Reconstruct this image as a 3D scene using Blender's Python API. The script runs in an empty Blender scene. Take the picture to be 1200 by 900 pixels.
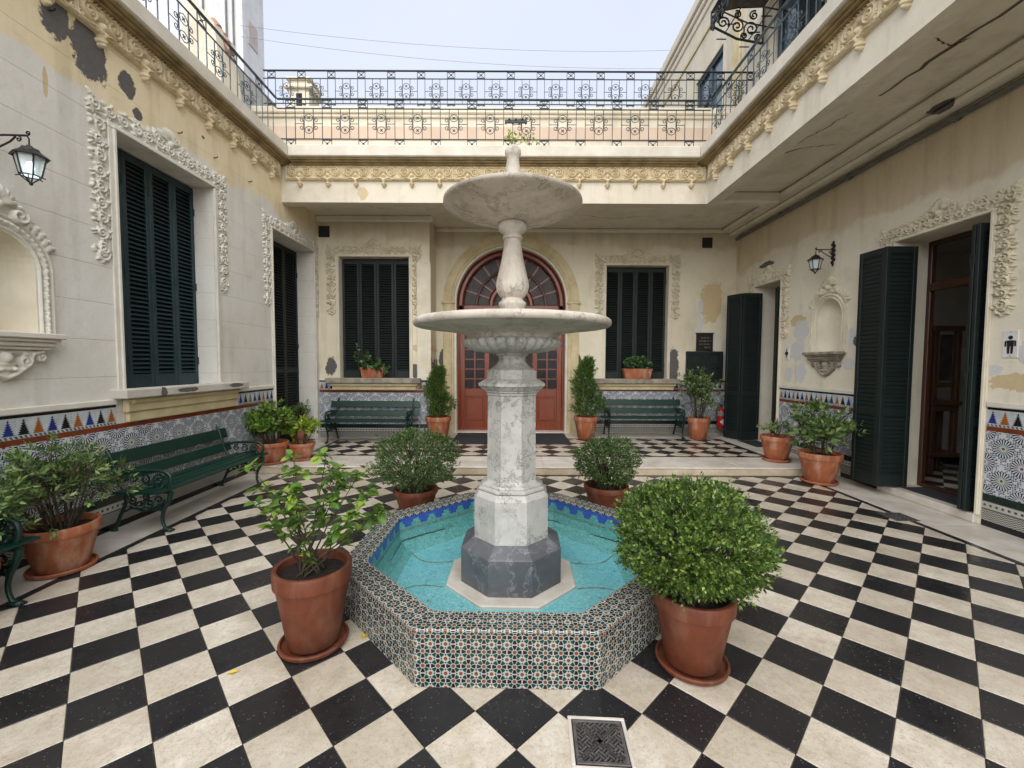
import bpy, math, random
import numpy as np
from mathutils import Matrix, Vector

PI = math.pi
rad = math.radians
random.seed(7)
rng = np.random.default_rng(7)
SC = bpy.context.scene
COL = SC.collection

# ------------------------------------------------------------------ camera, sky, sun, exposure
cam_d = bpy.data.cameras.new('camera')
cam = bpy.data.objects.new('camera', cam_d); COL.objects.link(cam)
cam_d.sensor_fit = 'HORIZONTAL'; cam_d.sensor_width = 36.0
cam_d.lens = 36.0 * 496.0 / 1200.0
cam_d.clip_start = 0.05; cam_d.clip_end = 600
cam.location = (0, 0, 1.8)
cam.matrix_world = Matrix.Translation((0, 0, 1.8)) @ Matrix.Rotation(rad(90 - 2.77), 4, 'X') @ Matrix.Rotation(rad(0.25), 4, 'Z')
SC.camera = cam

SUN_EL, SUN_AZ = 44.0, 186.0          # a high sun behind thin overcast
W = bpy.data.worlds.new('World'); SC.world = W; W.use_nodes = True
wn = W.node_tree; wn.nodes.clear()
w_out = wn.nodes.new('ShaderNodeOutputWorld'); w_bg = wn.nodes.new('ShaderNodeBackground')
w_sky = wn.nodes.new('ShaderNodeTexSky'); w_sky.sky_type = 'NISHITA'; w_sky.sun_disc = False
w_sky.sun_elevation = rad(SUN_EL); w_sky.sun_rotation = rad(SUN_AZ)
w_sky.air_density = 1.0; w_sky.dust_density = 4.0; w_sky.ozone_density = 1.5
# a veil of even overcast cloud over the clear sky
w_tc = wn.nodes.new('ShaderNodeTexCoord'); w_nz = wn.nodes.new('ShaderNodeTexNoise')
w_nz.inputs['Scale'].default_value = 2.2; w_nz.inputs['Detail'].default_value = 5
wn.links.new(w_tc.outputs['Generated'], w_nz.inputs['Vector'])
w_rp = wn.nodes.new('ShaderNodeMapRange'); w_rp.inputs[1].default_value = .3; w_rp.inputs[2].default_value = .7
w_rp.inputs[3].default_value = .84; w_rp.inputs[4].default_value = .95
wn.links.new(w_nz.outputs[0], w_rp.inputs[0])
w_mx = wn.nodes.new('ShaderNodeMix'); w_mx.data_type = 'RGBA'
w_mx.inputs[7].default_value = (2.75, 2.95, 3.4, 1)
wn.links.new(w_rp.outputs[0], w_mx.inputs[0]); wn.links.new(w_sky.outputs[0], w_mx.inputs[6])
wn.links.new(w_mx.outputs[2], w_bg.inputs[0]); w_bg.inputs[1].default_value = 0.10
wn.links.new(w_bg.outputs[0], w_out.inputs[0])

sun_d = bpy.data.lights.new('sun', 'SUN'); sun_d.energy = 1.5; sun_d.angle = rad(95); sun_d.color = (1, .985, .955)
sun = bpy.data.objects.new('sun', sun_d); COL.objects.link(sun)
_a, _e = rad(SUN_AZ), rad(SUN_EL)
sun.rotation_euler = Vector((math.sin(_a) * math.cos(_e), math.cos(_a) * math.cos(_e), math.sin(_e))).to_track_quat('Z', 'Y').to_euler()

SC.view_settings.view_transform = 'Standard'; SC.view_settings.look = 'None'
SC.view_settings.gamma = 1.0; SC.view_settings.use_curve_mapping = False
SC.view_settings.exposure = 1.62
SC.render.engine = 'CYCLES'
cy = SC.cycles
cy.use_denoising = True
try:
    cy.denoiser = 'OPENIMAGEDENOISE'; cy.denoising_input_passes = 'RGB_ALBEDO_NORMAL'; cy.denoising_prefilter = 'ACCURATE'
except Exception: pass
cy.max_bounces = 8; cy.diffuse_bounces = 5; cy.glossy_bounces = 3; cy.transmission_bounces = 6; cy.transparent_max_bounces = 8
cy.caustics_reflective = False; cy.caustics_refractive = False; cy.sample_clamp_indirect = 6

# ------------------------------------------------------------------ node helpers
def S(r, g, b):
    def f(c):
        c /= 255.0
        return c / 12.92 if c <= .04045 else ((c + .055) / 1.055) ** 2.4
    return (f(r), f(g), f(b), 1.0)

class NT:
    def __init__(s, name):
        s.m = bpy.data.materials.new(name); s.m.use_nodes = True
        s.t = s.m.node_tree; s.t.nodes.clear()
        s.out = s.t.nodes.new('ShaderNodeOutputMaterial')
        s.bs = s.t.nodes.new('ShaderNodeBsdfPrincipled')
        s.t.links.new(s.bs.outputs[0], s.out.inputs[0])
        s._pos = None
    def set(s, sock, v):
        if hasattr(v, 'is_output'): s.t.links.new(v, sock)
        else: sock.default_value = v
    def node(s, ty, props=None, **ins):
        n = s.t.nodes.new('ShaderNode' + ty)
        for k, v in (props or {}).items(): setattr(n, k, v)
        for k, v in ins.items():
            s.set(n.inputs[int(k[1:])] if k[0] == 'i' and k[1:].isdigit() else n.inputs[k], v)
        return n
    def math(s, op, a, b=0.0, c=0.0, clamp=False):
        n = s.node('Math', {'operation': op, 'use_clamp': clamp}, i0=a, i1=b)
        if op in ('MULTIPLY_ADD', 'SMOOTH_MIN', 'WRAP'): s.set(n.inputs[2], c)
        return n.outputs[0]
    def vec(s, op, a, b=(0, 0, 0)):
        n = s.node('VectorMath', {'operation': op}, i0=a, i1=b)
        return n.outputs[1] if op in ('LENGTH', 'DISTANCE', 'DOT_PRODUCT') else n.outputs[0]
    def mix(s, f, a, b, mode='MIX'):
        n = s.node('Mix', {'data_type': 'RGBA', 'blend_type': mode}, i0=f, i6=a, i7=b)
        return n.outputs[2]
    def pos(s):
        if s._pos is None: s._pos = s.node('NewGeometry').outputs['Position']
        return s._pos
    def obj(s): return s.node('TexCoord').outputs['Object']
    def uv(s): return s.node('TexCoord').outputs['UV']
    def noise(s, scale, detail=4, rough=.55, v=None, sc3=None, col=False):
        v = v if v is not None else s.pos()
        if sc3: v = s.vec('MULTIPLY', v, sc3)
        n = s.node('TexNoise', None, Vector=v, Scale=scale, Detail=detail, Roughness=rough)
        return n.outputs[1] if col else n.outputs[0]
    def ramp(s, f, a, b, lo=0.0, hi=1.0):
        n = s.node('MapRange', {'clamp': True}, i0=f, i1=a, i2=b, i3=lo, i4=hi)
        return n.outputs[0]
    def sep(s, v):
        n = s.node('SeparateXYZ', None, i0=v); return n.outputs
    def comb(s, x, y, z=0.0):
        return s.node('CombineXYZ', None, i0=x, i1=y, i2=z).outputs[0]
    def bump(s, h, strength=.3, dist=.01, nrm=None):
        n = s.node('Bump', None, Height=h, Strength=strength, Distance=dist)
        if nrm is not None: s.set(n.inputs['Normal'], nrm)
        return n.outputs[0]
    def fin(s, col=None, rough=None, nrm=None, metal=None, spec=None, **kw):
        b = s.bs.inputs
        if col is not None: s.set(b['Base Color'], col)
        if rough is not None: s.set(b['Roughness'], rough)
        if nrm is not None: s.set(b['Normal'], nrm)
        if metal is not None: s.set(b['Metallic'], metal)
        if spec is not None: s.set(b['Specular IOR Level'], spec)
        for k, v in kw.items(): s.set(b[k.replace('_', ' ')], v)
        return s.m

def mat(name, c1, c2=None, scale=6.0, rough=.6, bump=.15, bscale=40, bdist=.004, metal=0.0, spec=.5, coord='pos', detail=5, lo=.35, hi=.65):
    n = NT(name); v = n.pos() if coord == 'pos' else n.obj()
    col = c1
    if c2 is not None:
        col = n.mix(n.ramp(n.noise(scale, detail, .6, v), lo, hi), c1, c2)
    nr = n.bump(n.noise(bscale, 4, .6, v), bump, bdist) if bump else None
    return n.fin(col, rough, nr, metal, spec)

def patch_mask(n, axis, patches, nz):
    """union of ragged blobs given in wall coordinates (s, z, radius s, radius z)"""
    res = None
    for (s_, z_, rs, rz) in patches:
        if axis == 'Y': c, k = (0, s_, z_), (0, 1 / rs, 1 / rz)
        elif axis == 'X': c, k = (s_, 0, z_), (1 / rs, 0, 1 / rz)
        else: c, k = (s_, z_, 0), (1 / rs, 1 / rz, 0)
        d = n.vec('LENGTH', n.vec('MULTIPLY', n.vec('SUBTRACT', n.pos(), c), k))
        d = n.math('ADD', d, nz)
        m = n.ramp(d, .95, 1.05, 1.0, 0.0)
        res = m if res is None else n.math('MAXIMUM', res, m)
    return res

def plaster(name, base, alt, old=None, oldz=None, axis='Y', grey=(), tan=(), white=(), courses=None, rough=.85):
    n = NT(name)
    big = n.noise(1.1, 6, .62)
    streak = n.noise(3.0, 5, .65, sc3=(1, 1, .16))
    fine = n.noise(28, 5, .6)
    col = n.mix(n.ramp(big, .35, .68), base, alt)
    z = n.sep(n.pos())[2]
    if old is not None:
        e = n.math('ADD', z, n.math('MULTIPLY', n.math('SUBTRACT', n.noise(.9, 5, .6), .5), 1.1))
        mo = n.ramp(e, oldz - .03, oldz + .09)
        oc = n.mix(n.ramp(streak, .3, .7), old[0], old[1])
        col = n.mix(mo, col, oc)
    bl = n.noise(2.3, 8, .72)
    col = n.mix(n.math('MULTIPLY', n.ramp(bl, .54, .68), .18), col, S(158, 146, 124))
    sf = n.math('MULTIPLY', n.ramp(streak, .52, .78), .34)
    col = n.mix(sf, col, S(126, 112, 88))
    col = n.mix(n.math('MULTIPLY', n.ramp(fine, .55, .8), .12), col, S(90, 82, 70))
    nz = n.math('MULTIPLY', n.math('SUBTRACT', n.noise(4.5, 6, .65), .5), 1.5)
    nz = n.math('ADD', nz, n.math('MULTIPLY', n.math('SUBTRACT', n.noise(19, 4, .7), .5), .75))
    h = n.noise(9, 6, .6)
    for lst, cc, dep in ((tan, (S(212, 194, 154), S(196, 174, 134)), -.9), (white, (S(214, 214, 212), S(196, 196, 196)), .8), (grey, (S(112, 106, 102), S(82, 80, 80)), -1.8)):
        if lst:
            m = patch_mask(n, axis, lst, nz)
            col = n.mix(m, col, n.mix(fine, cc[0], cc[1]))
            h = n.math('MULTIPLY_ADD', m, dep, h)
    if courses:
        z0, dz = courses
        f = n.math('FRACT', n.math('DIVIDE', n.math('SUBTRACT', z, z0), dz))
        d = n.math('ABSOLUTE', n.math('SUBTRACT', f, .5))
        ln = n.math('MULTIPLY', n.ramp(d, .488, .498), n.ramp(n.noise(.8, 3), .35, .5, .25, 1.0))
        col = n.mix(n.math('MULTIPLY', ln, .38), col, S(110, 100, 85))
        h = n.math('MULTIPLY_ADD', ln, -.8, h)
    return n.fin(col, rough, n.bump(h, .35, .02), spec=.25)

# ------------------------------------------------------------------ materials
M = {}
# setting plaster
M['wall_left'] = plaster('plaster_left', S(224, 221, 213), S(215, 210, 200), (S(232, 218, 186), S(222, 204, 166)), 4.52, 'Y', courses=(.1, .385),
    grey=[(4.10, 5.06, .13, .22), (4.42, 4.93, .17, .30), (4.85, 4.86, .10, .13), (4.97, 4.62, .06, .06), (5.02, 4.44, .06, .06), (6.0, 4.9, .03, .02)],
    tan=[(4.0, 4.33, .02, .14)])
M['wall_back'] = plaster('plaster_back', S(228, 220, 198), S(216, 206, 181), (S(214, 203, 178), S(194, 182, 156)), 4.55, 'X',
    grey=[(-1.95, 1.78, .15, .20), (-2.2, 1.62, .16, .16), (-4.02, 1.7, .13, .2), (-1.62, 1.85, .13, .3), (1.62, 1.7, .06, .3), (3.88, 1.75, .13, .45), (3.9, 1.3, .14, .12)],
    tan=[(-2.0, 2.12, .22, .1), (4.75, 3.3, .25, .5)],
    white=[(4.50, 3.2, .06, .14), (4.46, 2.98, .05, .13), (4.50, 2.78, .06, .15), (4.46, 2.6, .06, .12), (4.82, 2.45, .08, .1), (4.85, 1.95, .12, .18), (5.15, 2.15, .12, .28), (3.95, 1.62, .08, .12), (1.72, .8, .09, .2), (1.70, 1.1, .08, .25), (1.73, 1.45, .07, .2)])
M['wall_right'] = plaster('plaster_right', S(231, 224, 206), S(222, 213, 192), (S(216, 204, 178), S(204, 190, 162)), 3.95, 'Y',
    grey=[(6.45, 2.18, .20, .1), (9.0, 3.9, .25, .05)],
    tan=[(7.95, 2.62, .2, .12), (6.4, 1.9, .1, .3), (4.45, 1.62, .3, .10)],
    white=[(7.85, 2.42, .18, .2), (7.95, 2.05, .2, .18), (6.72, 2.25, .16, .13), (6.72, 1.82, .12, .1), (7.8, 1.65, .15, .17), (8.15, 1.6, .1, .14), (4.36, 1.93, .11, .12), (4.7, 1.75, .1, .06)])
M['soffit'] = plaster('plaster_soffit', S(226, 220, 204), S(212, 204, 184), axis='Z', grey=[(5.1, 5.2, .06, .16), (4.95, 2.7, .1, .2)])
M['trim'] = mat('painted_trim', S(224, 217, 198), S(210, 201, 178), 3, .8, .2, 30)
M['trim_yellow'] = mat('ochre_trim', S(212, 198, 160), S(190, 174, 134), 4, .82, .25, 30)
M['white_trim'] = mat('whitewashed_trim', S(220, 216, 204), S(206, 200, 186), 4, .8, .15, 40)
M['ornament'] = mat('ornament_plaster', S(222, 219, 208), S(206, 201, 186), 5, .85, .2, 60)
M['ornament_cream'] = mat('ornament_cream', S(222, 214, 192), S(204, 194, 168), 5, .85, .2, 60)
M['ochre'] = mat('cornice_ochre', S(226, 212, 180), S(206, 188, 152), 7, .85, .3, 60)
M['ledge'] = mat('ledge_white', S(214, 208, 194), S(196, 188, 172), 2.5, .8, .2, 25)
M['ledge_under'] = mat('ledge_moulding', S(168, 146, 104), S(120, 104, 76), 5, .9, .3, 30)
M['fascia'] = plaster('fascia_cream', S(224, 217, 200), S(214, 204, 184), axis='X', tan=[(-2.78, 4.93, .09, .12)])
M['sill'] = plaster('sill_stone', S(206, 202, 192), S(178, 172, 160), axis='Y', grey=[(5.35, 1.45, .16, .03), (6.3, 1.46, .18, .03), (5.0, 1.42, .05, .08)])
M['sill_grey'] = mat('sill_weathered', S(168, 158, 138), S(120, 114, 106), 6, .9, .5, 30, .01)
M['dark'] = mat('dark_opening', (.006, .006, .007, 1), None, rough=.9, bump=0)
M['room'] = mat('room_plaster', S(206, 202, 194), S(186, 182, 174), 2, .9, .1)
M['iron'] = mat('wrought_iron', (.018, .024, .026, 1), (.035, .042, .044, 1), 20, .5, .2, 80, metal=.4)
M['iron_blue'] = mat('painted_iron', S(66, 84, 92), S(44, 56, 62), 12, .5, .2, 80)
M['black_iron'] = mat('black_iron', (.010, .010, .011, 1), (.03, .026, .024, 1), 25, .45, .25, 60, metal=.3)
def wood(name, c1, c2, rough=.4, sc=(1, 1, .12), scale=40, bump=.2, dirt=None):
    n = NT(name); v = n.obj()
    g = n.noise(scale, 5, .6, v, sc)
    col = n.mix(n.ramp(g, .3, .7), c1, c2)
    if dirt is not None:
        col = n.mix(n.math('MULTIPLY', n.ramp(n.noise(3, 6, .65, v), .45, .72), .6), col, dirt)
        col = n.mix(n.math('MULTIPLY', n.node('ObjectInfo').outputs['Random'], .35), col, dirt)
        col = n.mix(n.ramp(n.noise(26, 6, .8, n.pos()), .68, .72), col, S(120, 122, 112))
    return n.fin(col, n.ramp(g, .2, .8, rough - .06, rough + .12), n.bump(g, bump, .003))
M['shutter'] = wood('shutter_green', S(17, 48, 52), S(12, 35, 40), .5, dirt=S(40, 66, 67))
M['shutter_dark'] = wood('shutter_dark_green', S(11, 27, 25), S(7, 18, 17), .55, dirt=S(20, 36, 33))
M['red_wood'] = wood('red_varnished_wood', S(138, 64, 31), S(102, 42, 20), .26)
M['brown_wood'] = wood('brown_wood', S(74, 42, 26), S(52, 29, 18), .4)
M['old_wood'] = wood('old_stand_wood', S(96, 66, 44), S(66, 44, 30), .5)
M['bench'] = wood('bench_green_paint', S(9, 52, 41), S(6, 40, 33), .42, sc=(.12, 1, 1), dirt=S(20, 58, 48))
M['bench_iron'] = mat('bench_green_iron', S(10, 50, 42), S(6, 34, 30), 30, .38, .3, 60, coord='obj')
def glassy(name, col, rough=.08, spec=.8):
    n = NT(name)
    c = n.mix(n.ramp(n.noise(7, 5), .4, .7), col, tuple(x * .55 for x in col[:3]) + (1,))
    return n.fin(c, rough, n.bump(n.noise(5, 2), .04, .02), spec=spec)
M['pane_dark'] = glassy('dark_glass', (.016, .014, .015, 1), .25, .22)
M['pane_grey'] = glassy('grey_glass', S(74, 66, 62), .35, .2)
M['pane_sky'] = glassy('window_glass', S(90, 108, 122), .06)
M['lamp_glass'] = NT('lamp_glass').fin(S(226, 234, 234), .3, Transmission_Weight=.25, IOR=1.1)
_n = NT('lamp_bulb'); M['bulb'] = _n.fin((1, 1, 1, 1), .5, Emission_Color=(.85, .95, 1, 1), Emission_Strength=3.0)

# floor tiles
def rnd(n):
    a = n.node('ObjectInfo').outputs['Random']; b = n.node('NewGeometry').outputs['Random Per Island']
    return n.math('FRACT', n.math('ADD', a, n.math('MULTIPLY', b, 7.31)))
def floor_tile(name, c1, c2, c3, speck, spk_scale, thr, rough):
    n = NT(name); r = rnd(n)
    off = n.vec('ADD', n.pos(), n.comb(n.math('MULTIPLY', r, 9.0), 0.0, n.math('MULTIPLY', r, 5.0)))
    g = n.noise(5.5, 7, .68, off)
    gr = n.noise(38, 5, .78, off)
    col = n.mix(n.ramp(g, .32, .68), c1, c2)
    col = n.mix(n.math('MULTIPLY', n.ramp(n.noise(1.1, 7, .68), .45, .72), .5), col, c3)
    col = n.mix(n.math('MULTIPLY', n.ramp(n.noise(9, 7, .75, off), .54, .70), .4), col, c3)
    col = n.mix(n.math('MULTIPLY', n.math('POWER', r, 1.6), .42), col, c3)
    v1 = n.node('TexVoronoi', None, Vector=n.pos(), Scale=spk_scale)
    v1.inputs['Randomness'].default_value = 1
    pick = n.ramp(n.sep(v1.outputs['Color'])[0], thr, thr + .02)
    sp = n.math('MULTIPLY', n.ramp(v1.outputs['Distance'], .18, .30, 1.0, 0.0), pick)
    col = n.mix(n.math('MULTIPLY', sp, .8), col, speck)
    col = n.mix(n.math('MULTIPLY', n.ramp(gr, .50, .72), .6), col, c3)
    wet = n.ramp(n.noise(1.6, 5, .6), .42, .66)
    ro = n.math('ADD', n.ramp(wet, 0, 1, rough, rough - .20), n.math('MULTIPLY', n.math('SUBTRACT', gr, .5), .15))
    return n.fin(col, ro, n.bump(gr, .12, .003), spec=.45)
M['tile_cream'] = floor_tile('terrazzo_cream', S(220, 212, 197), S(190, 179, 159), S(142, 128, 108), S(128, 114, 96), 130, .5, .40)
M['tile_black'] = floor_tile('terrazzo_black', S(34, 33, 36), S(24, 24, 27), S(46, 44, 43), S(170, 166, 160), 120, .92, .38)
M['mortar'] = mat('mortar_bed', S(104, 96, 84), S(80, 74, 66), 8, .9, .3)
M['marble_step'] = mat('marble_paving', S(212, 206, 196), S(186, 176, 162), 3.5, .4, .08, 30)
M['riser'] = mat('step_riser', S(206, 192, 168), S(178, 162, 136), 4, .5, .1, 30)

# marble
def marble(name, c1, c2, vein, scale, vs, rough, stain=None):
    n = NT(name); v = n.obj()
    w = n.noise(scale, 6, .6, v, col=True)
    vv = n.vec('ADD', v, n.vec('MULTIPLY', n.vec('SUBTRACT', w, (.5, .5, .5)), (.9, .9, .9)))
    g = n.noise(vs, 6, .6, vv, (1, 1, .55))
    ln = n.ramp(n.math('ABSOLUTE', n.math('SUBTRACT', g, .5)), 0.0, .022, 1.0, 0.0)
    ln = n.math('MULTIPLY', ln, n.ramp(n.noise(2.4, 3, .5, v), .30, .52))
    col = n.mix(n.ramp(n.noise(3.2, 6, .65, v), .35, .65), c1, c2)
    col = n.mix(n.math('MULTIPLY', ln, .75), col, vein)
    if stain is not None:
        col = n.mix(n.math('MULTIPLY', n.ramp(n.noise(5, 7, .7, v, (1, 1, .35)), .50, .72), .55), col, stain)
    gr = n.noise(120, 3, .6, v)
    return n.fin(col, n.ramp(g, .2, .8, rough, rough + .15), n.bump(gr, .06, .003))
M['marble'] = marble('white_marble', S(194, 193, 187), S(166, 165, 158), S(74, 75, 78), 2.4, 4.4, .45, S(150, 147, 138))
M['marble_old'] = marble('weathered_marble', S(204, 197, 185), S(176, 167, 153), S(122, 116, 108), 1.8, 3.4, .6, S(128, 115, 98))
M['marble_grey'] = marble('blue_grey_marble', S(98, 99, 103), S(79, 80, 84), S(140, 142, 146), 2.2, 3.4, .36)

# fountain tiles
def lattice(n, uvv, cell):
    """two interleaved square lattices: vector to the nearest centre, and whether it is a corner one"""
    p = n.vec('MULTIPLY', uvv, (1 / cell, 1 / cell, 1))
    s = n.sep(p)
    fx, fy = n.math('FRACT', s[0]), n.math('FRACT', s[1])
    ax, ay = n.math('SUBTRACT', fx, .5), n.math('SUBTRACT', fy, .5)
    bx, by = n.math('SUBTRACT', fx, n.math('ROUND', fx)), n.math('SUBTRACT', fy, n.math('ROUND', fy))
    ra = n.vec('LENGTH', n.comb(ax, ay)); rb = n.vec('LENGTH', n.comb(bx, by))
    return ax, ay, bx, by, ra, rb
def basin_tile():
    n = NT('rosette_tile'); ax, ay, bx, by, ra, rb = lattice(n, n.uv(), .081)
    th = n.math('ARCTAN2', ay, ax)
    f = n.math('ABSOLUTE', n.math('SUBTRACT', n.math('FRACT', n.math('ADD', n.math('MULTIPLY', th, 8 / (2 * PI)), .5)), .5))   # 0 on a petal axis
    pet = n.math('MULTIPLY', n.ramp(f, .40, .44, 1.0, 0.0), n.math('MULTIPLY', n.ramp(ra, .18, .195), n.ramp(ra, .455, .47, 1.0, 0.0)))
    pet = n.math('MULTIPLY', pet, n.ramp(n.math('MULTIPLY_ADD', f, .35, n.math('MULTIPLY', ra, -1)), -.26, -.24, 1.0, 1.0))
    ctr = n.ramp(ra, .12, .14, 1.0, 0.0)
    dot = n.ramp(rb, .115, .135, 1.0, 0.0)
    thb = n.math('ARCTAN2', by, bx)
    fb = n.math('ABSOLUTE', n.math('SUBTRACT', n.math('FRACT', n.math('MULTIPLY', thb, 4 / (2 * PI))), .5))
    sm = n.math('MULTIPLY', n.ramp(fb, .36, .40, 0.0, 1.0), n.math('MULTIPLY', n.ramp(rb, .2, .22), n.ramp(rb, .31, .33, 1.0, 0.0)))
    ids = n.math('FRACT', n.math('MULTIPLY', n.math('FLOOR', n.math('MULTIPLY_ADD', th, 8 / (2 * PI), .5)), .5))
    white = n.mix(n.noise(30, 3), S(180, 180, 172), S(150, 151, 145))
    dark = n.mix(n.math('GREATER_THAN', ids, .3), S(22, 24, 34), S(22, 58, 54))
    br = n.mix(n.noise(25, 3), S(128, 80, 44), S(98, 58, 34))
    col = n.mix(n.math('MAXIMUM', pet, sm), white, dark)
    col = n.mix(n.math('MAXIMUM', ctr, dot), col, br)
    return n.fin(col, .22, n.bump(n.noise(40, 2), .05, .004))
M['rosette'] = basin_tile()
def star_tile():
    n = NT('star_tile'); ax, ay, bx, by, ra, rb = lattice(n, n.uv(), 1.0)
    isb = n.math('LESS_THAN', rb, ra)
    def sel(a, b): return n.math('ADD', n.math('MULTIPLY', a, n.math('SUBTRACT', 1.0, isb)), n.math('MULTIPLY', b, isb))
    x, y, r = sel(ax, bx), sel(ay, by), sel(ra, rb)
    th = n.math('ARCTAN2', y, x)
    f = n.math('ABSOLUTE', n.math('SUBTRACT', n.math('FRACT', n.math('MULTIPLY', th, 20 / (2 * PI))), .5))
    spoke = n.math('MULTIPLY', n.ramp(f, .23, .27, 1.0, 0.0), n.math('MULTIPLY', n.ramp(r, .10, .11), n.ramp(r, .29, .30, 1.0, 0.0)))
    f2 = n.math('ABSOLUTE', n.math('SUBTRACT', n.math('FRACT', n.math('MULTIPLY_ADD', th, 20 / (2 * PI), .5)), .5))
    tip = n.math('MULTIPLY', n.ramp(f2, .16, .22, 1.0, 0.0), n.math('MULTIPLY', n.ramp(r, .275, .28), n.ramp(r, .325, .33, 1.0, 0.0)))
    vo = n.node('TexVoronoi', {'feature': 'DISTANCE_TO_EDGE'}, Vector=n.uv(), Scale=17.0)
    vo.inputs['Randomness'].default_value = .35
    vc = n.node('TexVoronoi', None, Vector=n.uv(), Scale=17.0); vc.inputs['Randomness'].default_value = .35
    bit = n.math('MULTIPLY', n.ramp(vo.outputs[0], .10, .14), n.math('GREATER_THAN', n.sep(vc.outputs['Color'])[0], .35))
    outer = n.math('MULTIPLY', bit, n.ramp(r, .315, .325))
    white = n.mix(n.ramp(n.noise(3, 4), .3, .7), S(206, 208, 208), S(188, 192, 196))
    dk = n.mix(isb, S(26, 48, 46), S(30, 32, 52))
    oc = n.mix(n.sep(vc.outputs['Color'])[1], S(48, 52, 62), S(118, 126, 150))
    col = n.mix(outer, white, oc)
    col = n.mix(n.math('MULTIPLY', n.ramp(r, .06, .07), n.ramp(r, .1, .11, 1.0, 0.0)), col, n.mix(isb, S(150, 182, 168), S(170, 180, 206)))
    col = n.mix(tip, col, S(90, 104, 140))
    col = n.mix(spoke, col, dk)
    col = n.mix(n.ramp(r, .042, .05, 1.0, 0.0), col, S(140, 72, 34))
    return n.fin(col, .2, n.bump(n.noise(12, 2), .04, .004))
M['star'] = star_tile()
def border_tile():
    n = NT('border_tile'); u = n.sep(n.uv()); fx = n.math('FRACT', n.math('MULTIPLY', u[0], 6.0))
    y = u[1]
    # upper row of small stars, lower rows of zigzag
    d = n.vec('LENGTH', n.comb(n.math('SUBTRACT', fx, .5), n.math('MULTIPLY', n.math('SUBTRACT', y, .78), 4.0)))
    st = n.ramp(d, .22, .27, 1.0, 0.0)
    zz = n.math('ABSOLUTE', n.math('SUBTRACT', n.math('FRACT', n.math('MULTIPLY', u[0], 9.0)), .5))
    ph = n.math('FRACT', n.math('MULTIPLY_ADD', y, 9.0, n.math('MULTIPLY', zz, 1.6)))
    z = n.math('MULTIPLY', n.math('LESS_THAN', ph, .5), n.math('LESS_THAN', y, .56))
    ln = n.math('MAXIMUM', n.math('MULTIPLY', n.math('GREATER_THAN', y, .56), n.math('LESS_THAN', y, .61)), n.math('GREATER_THAN', y, .95))
    col = n.mix(n.math('MAXIMUM', n.math('MAXIMUM', st, z), ln), S(188, 186, 176), S(44, 50, 52))
    col = n.mix(n.math('MULTIPLY', n.ramp(n.noise(5, 5), .45, .7), .35), col, S(120, 112, 100))
    return n.fin(col, .3)
M['border'] = border_tile()
for k, c in dict(t_white=S(196, 204, 206), t_black=S(22, 22, 26), t_blue=S(38, 54, 130), t_orange=S(166, 96, 34), t_rust=S(122, 58, 28), t_green=S(24, 46, 40)).items():
    M[k] = mat(k.replace('t_', 'glazed_'), c, tuple(x * .72 for x in c[:3]) + (1,), 9, .22, .05, 30)
def mosaic(name, c1, c2, scale, grout, rough=.3, coat=0.0):
    n = NT(name); v = n.obj()
    vo = n.node('TexVoronoi', {'feature': 'DISTANCE_TO_EDGE'}, Vector=v, Scale=scale)
    vc = n.node('TexVoronoi', None, Vector=v, Scale=scale)
    col = n.mix(n.sep(vc.outputs['Color'])[0], c1, c2)
    col = n.mix(n.math('MULTIPLY', n.ramp(n.noise(2.2, 5, .6, v), .4, .7), .4), col, c2)
    col = n.mix(n.math('MULTIPLY', n.ramp(vo.outputs[0], .03, .08, 1.0, 0.0), .55), col, grout)
    col = n.mix(n.math('MULTIPLY', n.ramp(n.noise(14, 6, .75, v), .58, .70), .7), col, S(46, 74, 72))
    col = n.mix(n.math('MULTIPLY', n.ramp(n.noise(40, 4, .8, v), .60, .68), .8), col, S(50, 66, 60))
    return n.fin(col, n.ramp(n.noise(3, 4, .6, v), .35, .65, rough - .16, rough + .16), n.bump(n.math('ADD', vo.outputs[0], n.noise(30, 4, .7, v)), .4, .006), Coat_Weight=coat, Coat_Roughness=.06)
M['turquoise'] = mosaic('turquoise_mosaic', S(142, 210, 214), S(96, 178, 188), 85, S(88, 146, 150), .22, .7)
M['teal_wall'] = mosaic('teal_mosaic', S(118, 184, 180), S(86, 156, 154), 60, S(44, 84, 84), .4)
M['cobalt'] = mosaic('cobalt_mosaic', S(50, 76, 164), S(68, 98, 186), 60, S(40, 60, 120), .3)
M['gold_line'] = mat('brown_mosaic_line', S(164, 152, 100), S(92, 84, 58), 25, .6, .2)
M['seam'] = mat('dark_seam', S(44, 48, 44), S(70, 66, 50), 20, .7, .2)
# pots, earth, leaves
def terracotta(name, c1, c2, pale):
    n = NT(name); v = n.obj()
    g = n.noise(4, 6, .65, v); z = n.noise(9, 5, .6, v, (1, 1, .3))
    col = n.mix(n.ramp(g, .35, .65), c1, c2)
    col = n.mix(n.math('MULTIPLY', n.ramp(z, .50, .72), .5), col, pale)
    col = n.mix(n.math('MULTIPLY', n.ramp(n.noise(14, 6, .75, v), .55, .75), .4), col, S(70, 48, 36))
    col = n.mix(n.math('MULTIPLY', n.ramp(n.noise(2.5, 6, .7, v), .56, .72), .4), col, S(84, 62, 46))
    return n.fin(col, n.ramp(g, .2, .8, .42, .7), n.bump(n.noise(70, 3, .6, v), .1, .003), spec=.35)
M['terracotta'] = terracotta('terracotta', S(168, 100, 67), S(144, 82, 53), S(202, 172, 148))
M['terracotta_dark'] = terracotta('terracotta_dark', S(114, 62, 42), S(88, 46, 30), S(138, 98, 78))
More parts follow.
